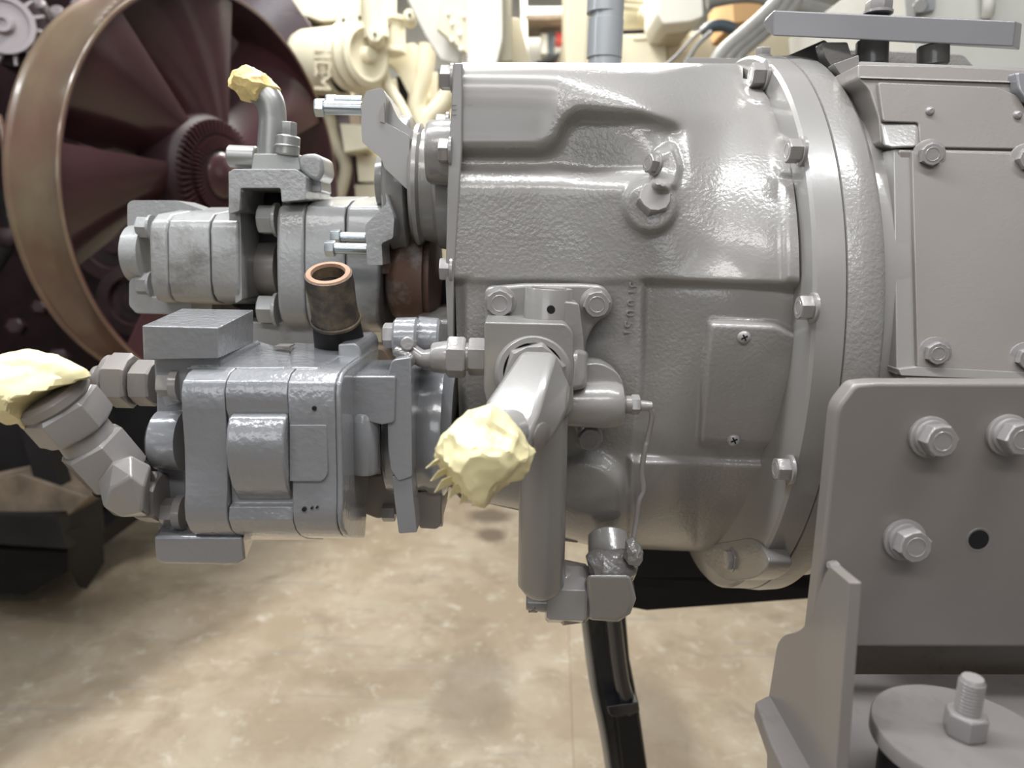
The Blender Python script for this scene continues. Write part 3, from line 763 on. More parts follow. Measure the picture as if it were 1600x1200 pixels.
gp = [PX(*q, XG) for q in fillet([(1296, 884), (1327, 910), (1300, 1290), (1196, 1290), (1200, 1093), (1207, 1050), (1214, 1006), (1224, 992), (1252, 986), (1272, 950), (1287, 900)], [2, 2, 0, 0, 4, 16, 12, 10, 16, 10, 4])]
add_prism(bm, gp, [p + Vector((0.0065, 0, 0)) for p in gp])
finish('gusset', bm, 'bracket', br, bevel=0.0012)
wad('weld_bead', [(1292, 886), (1296, 878), (1310, 874), (1318, 884), (1326, 892), (1322, 902), (1300, 900)], 0.432, 0.010, 21, 'putty', br, amp=0.0022, nu=50, nv=24)
for (px, py) in ((1457, 687), (1578, 684), (1417, 847)):
    p = P(px - 6, py - 5, 0.4402); d = Vector((0.02, -1, 0.05)).normalized()
    s = S(p)
    w = lathe('washer_stack', [(0, 33 * s), (0.0028, 33 * s), (0.0032, 31 * s), (0.0034, 28 * s), (0.0058, 28 * s), (0.0062, 26 * s), (0.0062, 10 * s)], p, d, 'bolt', br, seg=48)
    bolt(w, p + d * 0.0058, d, 27, 24, washer=0, phase=0.1 if px > 1430 else 0.35)
hole('open_hole', 1529, 843, 0.4398, 15.5, br)
lathe_px('hole_lip', [(0, 20), (1.2, 19), (0.8, 16), (0, 15.6)], P(1529, 843, 0.4402), FRONT, 'bracket', br, seg=40, hollow=True)
# rubber mount disc with stud and nut
rm = thing('vibration_mount', PZ(1500, 1150, ZD) - Vector((0, 0, 0.04)), 'round grey mount disc with upright threaded stud on the bracket foot', 'mount')
cdk = PZ(1504, 1160, ZD); rad = 132 * S(cdk)
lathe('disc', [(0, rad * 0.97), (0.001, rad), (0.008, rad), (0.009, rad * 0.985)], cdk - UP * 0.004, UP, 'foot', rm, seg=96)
lathe('rubber_bush', [(0, rad * 0.8), (0.005, rad * 0.86), (0.030, rad * 0.86), (0.0352, rad * 0.8)], Vector((cdk.x, cdk.y, ZF + 0.0005)), UP, 'blackm', rm, seg=64)
top = cdk + UP * 0.0052; s = S(top)
hexnut('nut', top, top + UP * 0.0125, 31 * s, 'bolt', rm, phase=0.2)
lathe('stud', [(0, 18 * s), (0.030, 18 * s), (0.032, 15 * s)], top, UP, 'bolt', rm, seg=32)
for k in range(9):
    lathe('thread', [(0, 17.5 * s), (0.0008, 19 * s), (0.0016, 17.5 * s)], top + UP * (0.0135 + k * 0.0019), UP, 'bolt', rm, seg=32)

# ================================================================== LOWER HYDRAULIC PUMP
lp = thing('hydraulic_pump', P(420, 880, 0.55), 'glossy grey gear pump in front with big square port block on top', 'pump')
def xbar(name, L, Rr, pys, sec, Yref, mt, parent, bevel=0.002, seg=3, **k):
    """bar along x: L / Rr are (pixel x at upper py, pixel x at lower py); sec = [(py, Y)] around the section"""
    def xat(pair, py):
        t = (py - pys[0]) / (pys[1] - pys[0]); t = min(max(t, -0.2), 1.2)
        return pair[0] + (pair[1] - pair[0]) * t
    a = []; b = []
    for py, Y in sec:
        for lst, pair in ((a, L), (b, Rr)):
            x = xat(pair, max(min(py, pys[1]), pys[0])); z = P(x, py, Y).z; X = P(x, max(min(py, pys[1]), pys[0]), Yref).x
            lst.append(Vector((X, Y, z)))
    bm = bmesh.new(); add_prism(bm, a, b)
    return finish(name, bm, mt, parent, bevel, seg, angle=50, **k)
SECA = [(545, .60), (572, .510), (582, .496), (596, .488), (612, .485), (640, .4855), (700, .488), (765, .487), (790, .485), (812, .486), (828, .492), (837, .503), (842, .52), (842, .565), (545, .62)]
SECB = [(545, .60), (572, .510), (582, .496), (596, .488), (612, .485), (640, .486), (650, .489), (785, .493), (792, .488), (812, .4865), (828, .492), (837, .503), (842, .52), (842, .565), (545, .62)]
SECC = [(545, .60), (574, .509), (584, .495), (598, .487), (615, .4845), (660, .4855), (752, .4875), (780, .487), (800, .4855), (815, .487), (828, .492), (837, .503), (840, .52), (840, .565), (545, .62)]
xbar('end_cover', (284, 291), (352, 357), (585, 835), SECA, .487, 'pump', lp, 0.0009)
xbar('gear_section', (353, 358), (449, 459), (585, 835), SECB, .487, 'pump', lp, 0.0005)
BAR = [(640, .52), (642, .490), (652, .4815), (672, .4765), (700, .4745), (730, .476), (760, .482), (780, .492), (786, .52)]
xbar('gear_bulge', (355, 360), (446, 449), (640, 790), BAR, .480, 'pump', lp, 0.002)
xbar('flange_section', (449.5, 459.5), (524, 526), (585, 835), SECC, .487, 'pump', lp, 0.0009)
xbar('flange_edge', (523, 525), (533, 535), (585, 835), [(a, b + (0.001 if b < .55 else 0)) for a, b in SECC], .487, 'pump', lp, 0.004, 4)
prism('flange_pad', fillet([(452, 664), (510, 664), (512, 742), (504, 752), (452, 752)], [2, 4, 8, 6, 2]), .4848, .50, 'pump', lp, bevel=0.0006)
for (px, py, r) in ((491, 638, 3.6), (475, 796, 3.4), (487, 794, 1.8), (495, 793, 1.6)):
    hole('casting_pit', px, py, .4842, r, lp)
# top deck sloping back to the port block
hull('top_deck', [P(350, 572, .505), P(448, 574, .505), P(455, 548, .59), P(395, 530, .62), P(300, 545, .60), P(290, 575, .505), P(350, 600, .52), P(448, 600, .52), P(455, 600, .60), P(300, 600, .60), P(395, 600, .62)], 'pump', lp, bevel=0.003)
hull('deck_right', [P(449, 574, .505), P(500, 575, .503), P(560, 540, .62), P(455, 534, .62), P(449, 610, .52), P(500, 610, .52), P(560, 590, .62), P(455, 590, .62)], 'pump', lp, bevel=0.004)
prism('rear_lug', fillet([(528, 538), (556, 536), (564, 548), (564, 592), (530, 592)], [4, 8, 8, 4, 4]), .565, .64, 'pump', lp, bevel=0.005, seg=4)
prism('stamped_mark', [(428, 541), (452, 541), (452, 543), (428, 543)], .575, .59, 'block', lp, bevel=0)
box = [(222, 509, .500), (341, 512, .500), (341, 560, .502), (224, 562, .502), (284, 482, .585), (396, 484, .585), (396, 536, .590), (284, 536, .590)]
hull('port_block', [P(*q) for q in box], 'pump', lp, bevel=0.0008)
prism('port_neck', [(238, 556), (345, 556), (350, 600), (258, 640), (240, 600)], .515, .60, 'pump', lp, bevel=0.003)
prism('rear_body', fillet([(243, 580), (290, 580), (290, 840), (246, 830)], 6), .53, .61, 'pump', lp, bevel=0.004)
# lower port block
low = [(241, 838, .498), (380, 838, .500), (384, 874, .502), (372, 883, .503), (252, 881, .502), (243, 872, .502), (262, 806, .56), (398, 838, .585), (392, 850, .585), (262, 850, .59)]
hull('lower_port_block', [P(*q) for q in low], 'pump', lp, bevel=0.004, seg=3)
LX('end_plug', [(243, 36), (250, 46), (292, 48)], 290, 688, .530, 'pump', lp, seg=48)
for (px, py) in ((281, 601), (286, 800)):
    hexnut('bolt', P(px - 30, py, .52), P(px - 6, py, .52), 19 * S(P(px, py, .52)) * 1.15, 'bolt', lp, phase=0.2)
    LX('washer', [(px - 8, 27), (px + 4, 27)], px, py, .52, 'bolt', lp, seg=32)
hole('side_slot', 532, 608, .4955, 5, lp, d=(1, -0.3, 0))
# neck and adapter flange towards the gearbox
LX('shaft_neck', [(530, 70), (560, 74), (600, 72), (612, 90)], 570, 660, .595, 'cast_fine', lp, seg=48)
prism('mount_arm', fillet([(536, 588), (618, 588), (616, 660), (596, 664), (536, 650)], [6, 4, 4, 4, 12]), .525, .60, 'pump', lp, bevel=0.006, seg=4)
lathe_px('mount_lug', [(0, 16), (3, 22), (8, 24), (96, 24), (102, 21), (105, 14)], P(569, 640, .535), Vector((0, 0, -1)), 'pump', lp, seg=36)
prism('flange_web', fillet([(604, 592), (612, 562), (642, 558), (644, 745), (622, 752), (610, 735), (606, 700)], [4, 8, 4, 4, 4, 4, 8]), .528, .60, 'pump', lp, bevel=0.004, seg=3)
prism('flange_foot', fillet([(612, 745), (642, 740), (646, 780), (652, 832), (623, 834), (616, 780)], [2, 2, 3, 3, 3, 4]), .530, .555, 'pump', lp, bevel=0.002)
LX('adapter_flange', [(610, 98), (614, 104), (642, 107), (646, 103), (672, 103), (682, 108), (698, 106), (706, 92), (712, 88)], 655, 666, .612, 'pump', lp, seg=72)
for (px, py, r) in ((602, 800, 15), (676, 808, 15)):
    hexnut('flange_bolt', P(px - 4, py, .60), P(px + 16, py, .60), r * S(P(px, py, .6)), 'bolt', lp, phase=.3)
prism('lower_web', fillet([(645, 770), (690, 765), (690, 820), (682, 828), (655, 826)], 5), .58, .64, 'block', lp, bevel=0.003)
prism('drain_rail', fillet([(540, 745), (640, 740), (640, 800), (590, 812), (560, 800), (540, 800)], 6), .60, .66, 'block', lp, bevel=0.003)

# upper-left fitting of the lower pump
uf = thing('straight_fitting', P(195, 632, 0.56), 'dull grey capped straight fitting behind the lower left pump elbow', 'pipe fitting')
hx('hexagon', 214, 246, 598, .548, 37, 'block', uf, 0.45)
hx('nut', 176, 211, 594, .548, 44, 'block', uf, 0.45)
cx('cone', 156, 180, 592, .548, 30, 38, 'block', uf, ch=0.3)
cx('stub_end', 147, 158, 589, .548, 17, 19, 'block', uf)
# lower-left swivel elbow
se = thing('swivel_elbow', P(195, 810, 0.50), 'grey angled elbow with three hexagon nuts at the lower left pump port', 'pipe fitting')
hx('port_nut', 224, 256, 776, .520, 42, 'block', se, 0.5)
cx('port_shoulder', 216, 228, 776, .520, 34, 34, 'block', se)
ss = S(P(200, 780, .50))
hull('elbow_block', [P(*q) for q in ((152, 752, .478), (175, 722, .474), (205, 712, .478), (236, 728, .49), (232, 806, .49), (190, 808, .474), (162, 792, .472), (172, 765, .466), (205, 745, .466), (226, 760, .47), (222, 800, .47), (152, 752, .53), (205, 712, .54), (236, 728, .54), (232, 806, .54), (178, 806, .53))], 'bolt', se, bevel=0.002)
n0, n1 = P(186, 742, .500), P(140, 690, .490)
hexnut('nut', n0, n1, 50 * ss, 'bolt', se, phase=0.15)
cyl2('groove', P(192, 750, .502), n0, 45 * ss, 45 * ss, 'hole', se)
cyl2('collar', P(144, 694, .490), P(118, 662, .484), 40 * ss, 38 * ss, 'bolt', se)
hexnut('large_nut', P(124, 670, .486), P(90, 630, .478), 57 * ss, 'bolt', se, phase=0.30)
cyl2('lip', P(91, 631, .478), P(74, 612, .474), 53 * ss, 52 * ss, 'block', se)
tape2 = wad('tape_cover', [(2, 552), (40, 545), (76, 552), (108, 562), (136, 578), (143, 592), (134, 600), (108, 602), (80, 612), (58, 630), (52, 652), (50, 676), (36, 664), (20, 668), (4, 660), (-20, 640), (-30, 590)], .468, .034, 12, 'tape', amp=0.0035, fr=32)
tag(tape2, 'pale masking tape wad at the far left on the angled elbow', 'tape', 'tape wads closing the open ports')

# ================================================================== UPPER HYDRAULIC PUMP
up = thing('tandem_pump', P(410, 520, 0.75), 'dusty pale grey tandem gear pump behind and above the front pump', 'pump')
YU = .70
def pr(name, pts, a, b, fl=4, mt='pump_old', bev=0.003, seg=3, par=None, **k):
    return prism(name, pts, a, b, mt, par or up, bevel=bev, seg=seg, fl=fl, **k)
pr('end_flange', [(199, 318), (206, 313), (276, 313), (318, 328), (330, 345), (210, 352), (203, 395), (199, 350)], .76, .80)
pr('end_flange', [(201, 440), (212, 430), (232, 462), (300, 470), (300, 492), (212, 490), (201, 478)], .73, .78)
sec = [(322, .80), (334, .715), (345, .704), (360, .70), (400, .70), (440, .70), (460, .704), (470, .712), (474, .73), (474, .80)]
xbar('end_section', (231, 235), (261, 264), (335, 472), sec, YU, 'pump_old', up, 0.004)
xbar('gear_section', (262, 264), (326, 329), (335, 472), sec, YU, 'pump_old', up, 0.0015)
xbar('port_section', (327, 330), (371, 373), (335, 472), sec, YU, 'pump_old', up, 0.003)
LX('end_boss', [(204, 36), (208, 44), (236, 48)], 232, 398, .75, 'pump_old', up, seg=40)
for py in (356, 444):
    bolt(up, P(238, py, .735), MX, 18, 18, mt='pump_old', washer=1.1)
pr('centre_post', [(357, 268), (372, 266), (376, 340), (378, 468), (368, 474), (358, 340)], .705, .80, fl=2)
pr('bridge', [(357, 270), (364, 264), (462, 264), (478, 276), (478, 312), (440, 316), (438, 294), (376, 294), (374, 330), (357, 335)], .690, .78, fl=3)
pr('dark_gap', [(374, 292), (440, 292), (440, 500), (374, 500)], .755, .80, mt='blackm')  # black block stands in for the shade between the pump sections
LX('coupling_shaft', [(385, 34), (392, 42), (440, 44)], 412, 420, .765, 'block', up, seg=40)  # darker paint puts the gap's shade into the shaft's colour
LX('coupling_ring', [(370, 30), (372, 62), (384, 62), (386, 40)], 380, 420, .78, 'blackm', up, seg=40)
sec2 = [(306, .82), (312, .73), (322, .705), (340, .698), (400, .695), (440, .695), (480, .697), (500, .704), (512, .72), (518, .74), (518, .82)]
xbar('front_section', (432, 436), (476, 479), (315, 512), sec2, YU, 'pump_old', up, 0.004)
xbar('middle_section', (477, 480), (539, 542), (315, 512), sec2, YU, 'pump_old', up, 0.0015)
xbar('rear_section', (540, 543), (604, 590), (315, 512), sec2, YU, 'pump_old', up, 0.004)
for py in (344, 484):
    bolt(up, P(434, py, .72), MX, 24, 24, mt='pump_old', washer=1.1, phase=0.1)
pr('lower_base', [(330, 500), (480, 506), (560, 520), (560, 560), (330, 560)], .72, .80, mt='pump_old')
# things on top
cyl2('relief_cap', P(358, 244, .72), P(402, 246, .72), 17 * S(P(380, 246, .72)), 17 * S(P(380, 246, .72)), 'steel', up)
pr('top_manifold', [(396, 240), (466, 240), (470, 266), (392, 266)], .70, .77, fl=3, mt='steel')
s = S(P(449, 220, .70))
cyl2('hose_sleeve', P(449, 243, .70), P(451, 212, .70), 18 * s, 18 * s, 'steel', up)
cyl2('sleeve_ring', P(449, 232, .70), P(449, 226, .70), 19.5 * s, 19.5 * s, 'steel', up)
hexnut('sleeve_nut', P(451, 212, .70), P(451, 191, .70), 13 * s, 'steel', up)
pr('side_knob', [(462, 246), (474, 240), (492, 239), (503, 246), (506, 270), (498, 284), (484, 280), (464, 262)], .70, .745, fl=7, bev=0.006, seg=4)
pr('knob_base', [(478, 268), (500, 274), (502, 300), (478, 300)], .71, .75)
ep = thing('outlet_pipe', P(425, 245, 0.71), 'pale bent steel pipe rising from the tandem pump, taped end', 'pipe')
s = S(P(425, 200, .71))
tube('pipe', [P(424, 262, .715), P(425, 225, .715), P(426, 185, .715), P(421, 158, .715), P(404, 140, .715), P(385, 130, .715)], [22 * s, 22 * s, 21 * s, 22 * s, 22 * s, 20 * s], 'steel', ep, n=24)
tape3 = wad('tape_cover', [(358, 122), (366, 108), (388, 99), (402, 104), (424, 122), (438, 136), (428, 152), (410, 168), (396, 160), (376, 156), (368, 142), (358, 136)], .715, .030, 31, 'tape_y', amp=0.004, nu=70, nv=30)
tag(tape3, 'deep yellow tape wad on the bent pipe in front of the fan', 'tape', 'tape wads closing the open ports')

# ================================================================== OUTPUT YOKE
yk = thing('drive_yoke', P(610, 430, 0.70), 'grey drive flange with two forked ears and loose bolts', 'drive flange')
prism('upper_ear', fillet([(566, 158), (572, 142), (598, 137), (604, 152), (600, 190), (640, 212), (640, 300), (600, 262), (596, 248), (566, 222), (564, 190)], [3, 5, 5, 4, 4, 4, 4, 4, 4, 3, 3]), .655, .70, 'smooth', yk, bevel=0.002)
prism('upper_ear_web', fillet([(596, 140), (606, 150), (622, 185), (646, 205), (654, 220), (630, 222), (604, 200)], [2, 4, 8, 8, 4, 2, 2]), .672, .73, 'cast_fine', yk, bevel=0.003, seg=3)
prism('lower_ear', fillet([(602, 300), (616, 340), (614, 372), (596, 380), (598, 414), (574, 414), (570, 352), (604, 318)], [4, 4, 4, 4, 2, 2, 4, 4]), .650, .69, 'pump_old', yk, bevel=0.002)
prism('ear_recess', [(593, 172), (600, 160), (601, 192), (594, 190)], .6535, .66, 'block', yk, bevel=0)
LX('flange_disc', [(608, 40), (610, 84), (616, 102), (622, 106), (644, 106), (647, 102), (647, 40)], 636, 293, .735, 'cast_fine', yk, seg=72)
LX('hub_cap', [(589, 24), (592, 38), (600, 40), (612, 42)], 600, 285, .72, 'cast_fine', yk, seg=40)
for (x0, x1, y, Y, rr, rh) in ((507, 566, 168, .68, 10.5, 15), (524, 566, 156, .72, 7, 9), (523, 574, 388, .665, 8.5, 13), (532, 572, 370, .69, 7.5, 12)):
    b = cx('ear_bolt', x0, x1, y, Y, rr, rr, 'zinc', yk, ch=0.05)
    hx('hex_head', x0 - 14, x0 + 1, y, Y, rh, 'zinc', b, 0.3)
# rusty bell beneath the yoke
rb = thing('rusty_bell_cap', P(640, 495, 0.72), 'rust-brown dented bell cap between the yoke and the gearbox', 'cap')
LX('bell', [(606, 20), (608, 44), (616, 62), (634, 74), (668, 78)], 640, 432, .74, 'rust', rb, seg=48)
LX('rim', [(668, 60), (668, 92), (680, 94), (686, 60)], 676, 432, .76, 'rust', rb, seg=48)
prism('tie_plate', fillet([(560, 410), (612, 410), (612, 428), (560, 428)], 2), .70, .735, 'rust', rb, bevel=0.001)
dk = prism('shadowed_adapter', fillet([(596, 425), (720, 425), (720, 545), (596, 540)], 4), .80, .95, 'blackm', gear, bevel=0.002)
# worn hose
hs = thing('rubber_hose', P(520, 550, 0.62), 'worn black and brown rubber hose with open cut end between pumps', 'hose')
h0, h1 = P(513, 428, .575), P(528, 590, .66); s = S(h0); dh = (h1 - h0)
ax = Vector((0.01, 0.52, -1)).normalized()
lathe('hose_wall', [(0.012, 25 * s), (0.0, 26 * s), (-0.001, 30 * s), (0.0, 37 * s), (0.010, 38 * s), (0.026, 37 * s), (0.042, 38 * s)], h0, ax, 'hose', hs, seg=40, cap=False)
lathe('cut_edge', [(0.001, 25.5 * s), (-0.0016, 27 * s), (-0.0014, 34 * s), (0.001, 36.8 * s)], h0, ax, 'hose_lip', hs, seg=40, hollow=True)
lathe('bore', [(0.010, 26 * s), (0.012, 26 * s)], h0, ax, 'hole', hs, seg=32)
lathe('hose_clip', [(0.0, 39 * s), (0.001, 41 * s), (0.003, 41 * s), (0.004, 39 * s)], h0 + ax * 0.040, ax, 'hose', hs, seg=40, hollow=True)
lathe('lower_hose', [(0.042, 38 * s), (0.075, 43 * s), (0.17, 45 * s)], h0, ax, 'blackm', hs, seg=40)
pf = prism('brown_pipe_joint', fillet([(560, 540), (600, 545), (622, 580), (600, 600), (566, 590)], 6), .68, .72, 'plank', bevel=0.004)
tag(pf, 'dirty brown pipe joint in the dark gap right of the hose', 'pipe fitting')

# ================================================================== STAND under the gearbox
st = thing('engine_stand', P(960, 1300, 1.0), 'black painted steel stand frame and leg behind the gearbox', 'stand')
prism('cross_beam', [(985, 852), (1420, 848), (1420, 930), (1272, 936), (1010, 955), (985, 950)], 0.93, 1.05, 'blackm', st, bevel=0.003)
legp = [(908, 955), (978, 960), (984, 1030), (998, 1102), (1012, 1200), (1062, 1530), (1010, 1530), (950, 1200), (930, 1090)]
prism('leg', legp, 0.93, 0.97, 'black', st, bevel=0.004)
tube('leg_edge_glint', [P(914, 965, .925), P(926, 1060, .925), P(944, 1150, .925), P(958, 1240, .925), P(1000, 1500, .925)], 0.0055, 'steel', st, n=10)  # steel colour paints in the white reflection along the glossy black leg
tube('leg_conduit', [P(958, 965, .915), P(970, 1060, .915), P(985, 1110, .915)], 0.011, 'black', st, n=12)
prism('leg_clamp', fillet([(948, 1104), (998, 1098), (1000, 1112), (965, 1122), (952, 1118)], 3), 0.90, 0.95, 'black', st, bevel=0.002)
prism('leg_cover', [(962, 1118), (996, 1114), (1010, 1200), (1060, 1530), (1015, 1530), (972, 1200)], 0.905, 0.95, 'blackm', st, bevel=0.003)
bm = bmesh.new(); f = [Vector(q) for q in ((0.175, 0.24, ZF - 0.013), (0.62, 0.24, ZF - 0.013), (0.62, 0.34, ZF - 0.013), (0.175, 0.34, ZF - 0.013))]
add_prism(bm, f, [p - UP * 0.08 for p in f]); finish('side_rail', bm, 'blackm', st, bevel=0.003)
for x in (0.20, 0.50):
    bm = bmesh.new(); f = [Vector((x + a, 0.26 + b, 0.001)) for a, b in ((0, 0), (0.06, 0), (0.06, 0.06), (0, 0.06))]
    add_prism(bm, [Vector((p.x, p.y, ZF - 0.09)) for p in f], f); finish('front_leg', bm, 'blackm', st, bevel=0.003)
prism('bearer', [(985, 900), (1420, 900), (1420, 930), (985, 930)], 0.93, 1.0, 'blackm', st, bevel=0.002)

# ================================================================== COOLING FAN of the maroon engine
fan = thing('cooling_fan', P(360, 600, 1.9), 'large maroon engine fan with broad blades inside a bronze-brown ring', 'fan')
FC = P(360.27, 311.07, 1.9); FR = 0.4743; FAZ, FEL = 1.2248, -0.0345; FL = 0.1364
FA = Vector((math.sin(FAZ) * math.cos(FEL), -math.cos(FAZ) * math.cos(FEL), math.sin(FEL))).normalized()
_, FE1, FE2 = frame(FA)
lathe('outer_ring', [(-FL - 0.004, FR - 0.003), (-FL - 0.003, FR + 0.006), (-FL + 0.006, FR + 0.007), (-FL + 0.010, FR + 0.001), (-FL * 0.5, FR - 0.001), (-0.004, FR), (0.0, FR + 0.003), (0.003, FR + 0.001), (0.003, FR - 0.004), (-FL, FR - 0.006)], FC, FA, 'ring', fan, seg=140, hollow=True)
lathe('ring_lining', [(-FL - 0.002, FR - 0.0062), (0.0025, FR - 0.0045), (0.0025, FR - 0.008), (-FL - 0.002, FR - 0.009)], FC, FA, 'maroon', fan, seg=140, hollow=True)
def fan_polar(px, py, off=0.0):
    d = ray(px, py); o = FC + FA * off
    t = (o - C0).dot(FA) / d.dot(FA); p = C0 + d * t - o
    return math.atan2(p.dot(FE2), p.dot(FE1)), p.length
def on_plane(px, py, off=0.0):
    d = ray(px, py); o = FC + FA * off
    return C0 + d * ((o - C0).dot(FA) / d.dot(FA))
HUBC = on_plane(340, 268)
def ang_about(p, c):
    d = p - c; return math.atan2(d.dot(FE2), d.dot(FE1))
def blade(ao, ai, wo, wi, mt='maroon'):
    """broad twisted blade from the hub to the ring; the leading edge lies in the front plane"""
    bm = bmesh.new(); NR, NW = 14, 12; g = []
    for i in range(NR + 1):
        f = i / NR; row = []
        for j in range(NW + 1):
            w = j / NW
            a1, a0 = ao + wo * w, ai + wi * w
            q0 = HUBC + (FE1 * math.cos(a0) + FE2 * math.sin(a0)) * 0.10
            q1 = FC + (FE1 * math.cos(a1) + FE2 * math.sin(a1)) * (FR - 0.004)
            depth = -0.006 - (FL - 0.02) * (w ** 1.1) * (0.95 - 0.15 * f) + 0.030 * math.sin(math.pi * w)
            row.append(q0.lerp(q1, f) + FA * depth)
        g.append(row)
    vf = [[bm.verts.new(p) for p in row] for row in g]
    vb = [[bm.verts.new(p - FA * 0.004) for p in row] for row in g]
    for i in range(NR):
        for j in range(NW):
            bm.faces.new((vf[i][j], vf[i][j + 1], vf[i + 1][j + 1], vf[i + 1][j]))
            bm.faces.new((vb[i][j], vb[i + 1][j], vb[i + 1][j + 1], vb[i][j + 1]))
    for i in range(NR):
        bm.faces.new((vf[i][0], vf[i + 1][0], vb[i + 1][0], vb[i][0])); bm.faces.new((vf[i][NW], vb[i][NW], vb[i + 1][NW], vf[i + 1][NW]))
    for j in range(NW):
        bm.faces.new((vf[0][j], vb[0][j], vb[0][j + 1], vf[0][j + 1])); bm.faces.new((vf[NR][j], vf[NR][j + 1], vb[NR][j + 1], vb[NR][j]))
    return finish('blade', bm, mt, fan)
EDG = [((92, 221), (250, 248)), ((186, 6), (302, 187)), ((366, -22), (368, 190))]
ao = [ang_about(on_plane(*a), FC) for a, b in EDG]; ai = [ang_about(on_plane(*b), HUBC) for a, b in EDG]
def wrap(d): return math.atan2(math.sin(d), math.cos(d))
SG = 1 if wrap(ao[1] - ao[0]) < 0 else -1      # trailing edge lies on the side of the previous blade
for k in range(3):
    blade(ao[k], ai[k], SG * 0.62, SG * 0.95)
so = (2 * math.pi - abs(wrap(ao[2] - ao[0]))) / 5; si = (2 * math.pi - abs(wrap(ai[2] - ai[0]))) / 5
for k in range(1, 5):
    blade(ao[2] - SG * so * k, ai[2] - SG * si * k, SG * 0.62, SG * 0.95)
# viscous clutch hub with cooling fins
HC = P(338, 274, 1.845)
lathe('clutch_hub', [(-0.12, 0.10), (-0.10, 0.136), (-0.02, 0.140), (-0.01, 0.136), (0.0, 0.125), (0.006, 0.12), (0.008, 0.07), (0.02, 0.055), (0.03, 0.0)], HC, FA, 'maroon_dark', fan, seg=72)
for k in range(56):
    a = 2 * math.pi * k / 56; u = FE1 * math.cos(a) + FE2 * math.sin(a); w = -FE1 * math.sin(a) + FE2 * math.cos(a)
    for r0, r1, h in ((0.098, 0.128, 0.014), (0.062, 0.090, 0.022)):
        bm = bmesh.new(); f = [HC + u * r + w * t for r, t in ((r0, -0.0016), (r1, -0.002), (r1, 0.002), (r0, 0.0016))]
        add_prism(bm, [p + FA * h for p in f], [p - FA * 0.004 for p in f]); finish('cooling_fin', bm, 'maroon', fan, smooth=False)
lathe('hub_cap', [(0.0, 0.055), (0.022, 0.052), (0.032, 0.040), (0.034, 0.0)], HC, FA, 'maroon', fan, seg=48)
lathe('fan_shaft', [(-0.5, 0.06), (0.0, 0.06)], HC, FA, 'maroon_dark', fan, seg=24)

# ================================================================== MAROON ENGINE behind the fan
me_ = thing('maroon_engine', P(120, 640, 2.6), 'very dark maroon engine mass behind the big fan', 'engine')
def bg(name, pts, Y, d, mt, par, fl=0, bevel=0.006):
    return prism(name, pts, Y, Y + d, mt, par, bevel=bevel, fl=fl)
bg('engine_body', [(-260, -160), (330, -160), (380, 40), (380, 330), (330, 560), (280, 640), (-260, 640)], 2.75, 0.35, 'maroon_dark', me_)
bg('timing_cover', [(120, 220), (250, 180), (340, 330), (300, 560), (160, 600), (90, 420)], 2.55, 0.2, 'maroon_dark', me_, fl=20)
bg('radiator_shroud', [(330, -60), (420, -60), (540, 120), (560, 330), (470, 330), (440, 180)], 2.70, 0.2, 'maroon', me_, fl=10)
bg('bracket_arm', [(92, 140), (108, 150), (150, 240), (240, 300), (236, 312), (130, 250)], 2.5, 0.05, 'maroon', me_)
for (px, py, r, mt) in ((178, 378, 62, 'maroon_dark'), (60, 330, 50, 'maroon_dark'), (210, 470, 55, 'maroon_dark')):
    p = P(px, py, 2.4); s = S(p)
    lathe('crank_pulley', [(-60 * s, r * s), (-22 * s, r * s), (-18 * s, r * 0.85 * s), (-10 * s, r * 0.85 * s), (-6 * s, r * s), (0, r * s), (2 * s, r * 0.7 * s), (-8 * s, r * 0.6 * s), (-8 * s, r * 0.3 * s), (3 * s, r * 0.28 * s), (4 * s, 0)], p, Vector((0.25, -1, 0.05)), mt, me_, seg=48)
# grey alternator pulley at the top left corner
alt = thing('alternator', P(6, 95, 2.3), 'mauve-grey alternator pulley and fan at the top left corner', 'alternator')
p = P(6, 38, 2.2); s = S(p); dd = Vector((0.35, -1, 0.05)).normalized()
M['lilac'] = mat('mauve_grey_metal', (0.27, 0.235, 0.245), 0.4, metal=0.2)
lathe('pulley', [(-14 * s, 38 * s), (-4 * s, 44 * s), (2 * s, 44 * s), (2 * s, 36 * s), (-3 * s, 34 * s), (-3 * s, 16 * s), (3 * s, 14 * s), (10 * s, 13 * s), (10 * s, 7 * s), (4 * s, 6 * s), (4 * s, 0)], p, dd, 'lilac', alt, seg=48)
lathe('alternator_body', [(-120 * s, 50 * s), (-30 * s, 55 * s), (-26 * s, 40 * s)], p, dd, 'maroon_dark', alt, seg=40)
_, e1, e2 = frame(dd)
for k in range(14):
    a = 2 * math.pi * k / 14; u = e1 * math.cos(a) + e2 * math.sin(a); w = -e1 * math.sin(a) + e2 * math.cos(a)
    bm = bmesh.new(); f = [p + u * r * s + w * t * s - dd * 10 * s for r, t in ((40, -3), (58, -6), (58, -2), (40, 3))]
    add_prism(bm, f, [q - dd * 8 * s for q in f]); finish('fan_fin', bm, 'lilac', alt, smooth=False)
for (px, py, r) in ((88, 18, 12), (60, 4, 10), (120, 6, 10)):
    lathe_px('pipe_union', [(-30, r), (0, r), (4, r * 0.6)], P(px, py, 2.5), Vector((0.2, -1, 0.5)), 'lilac', me_, seg=20)
for pts in ([(20, 60, 2.5), (60, 130, 2.5), (55, 230, 2.5), (30, 320, 2.5)], [(-10, 420, 2.3), (20, 360, 2.3), (10, 300, 2.3)], [(60, 110, 2.55), (10, 200, 2.5), (20, 280, 2.5)]):
    tube('engine_hose', [P(*q) for q in pts], 0.022, 'blackm', me_)
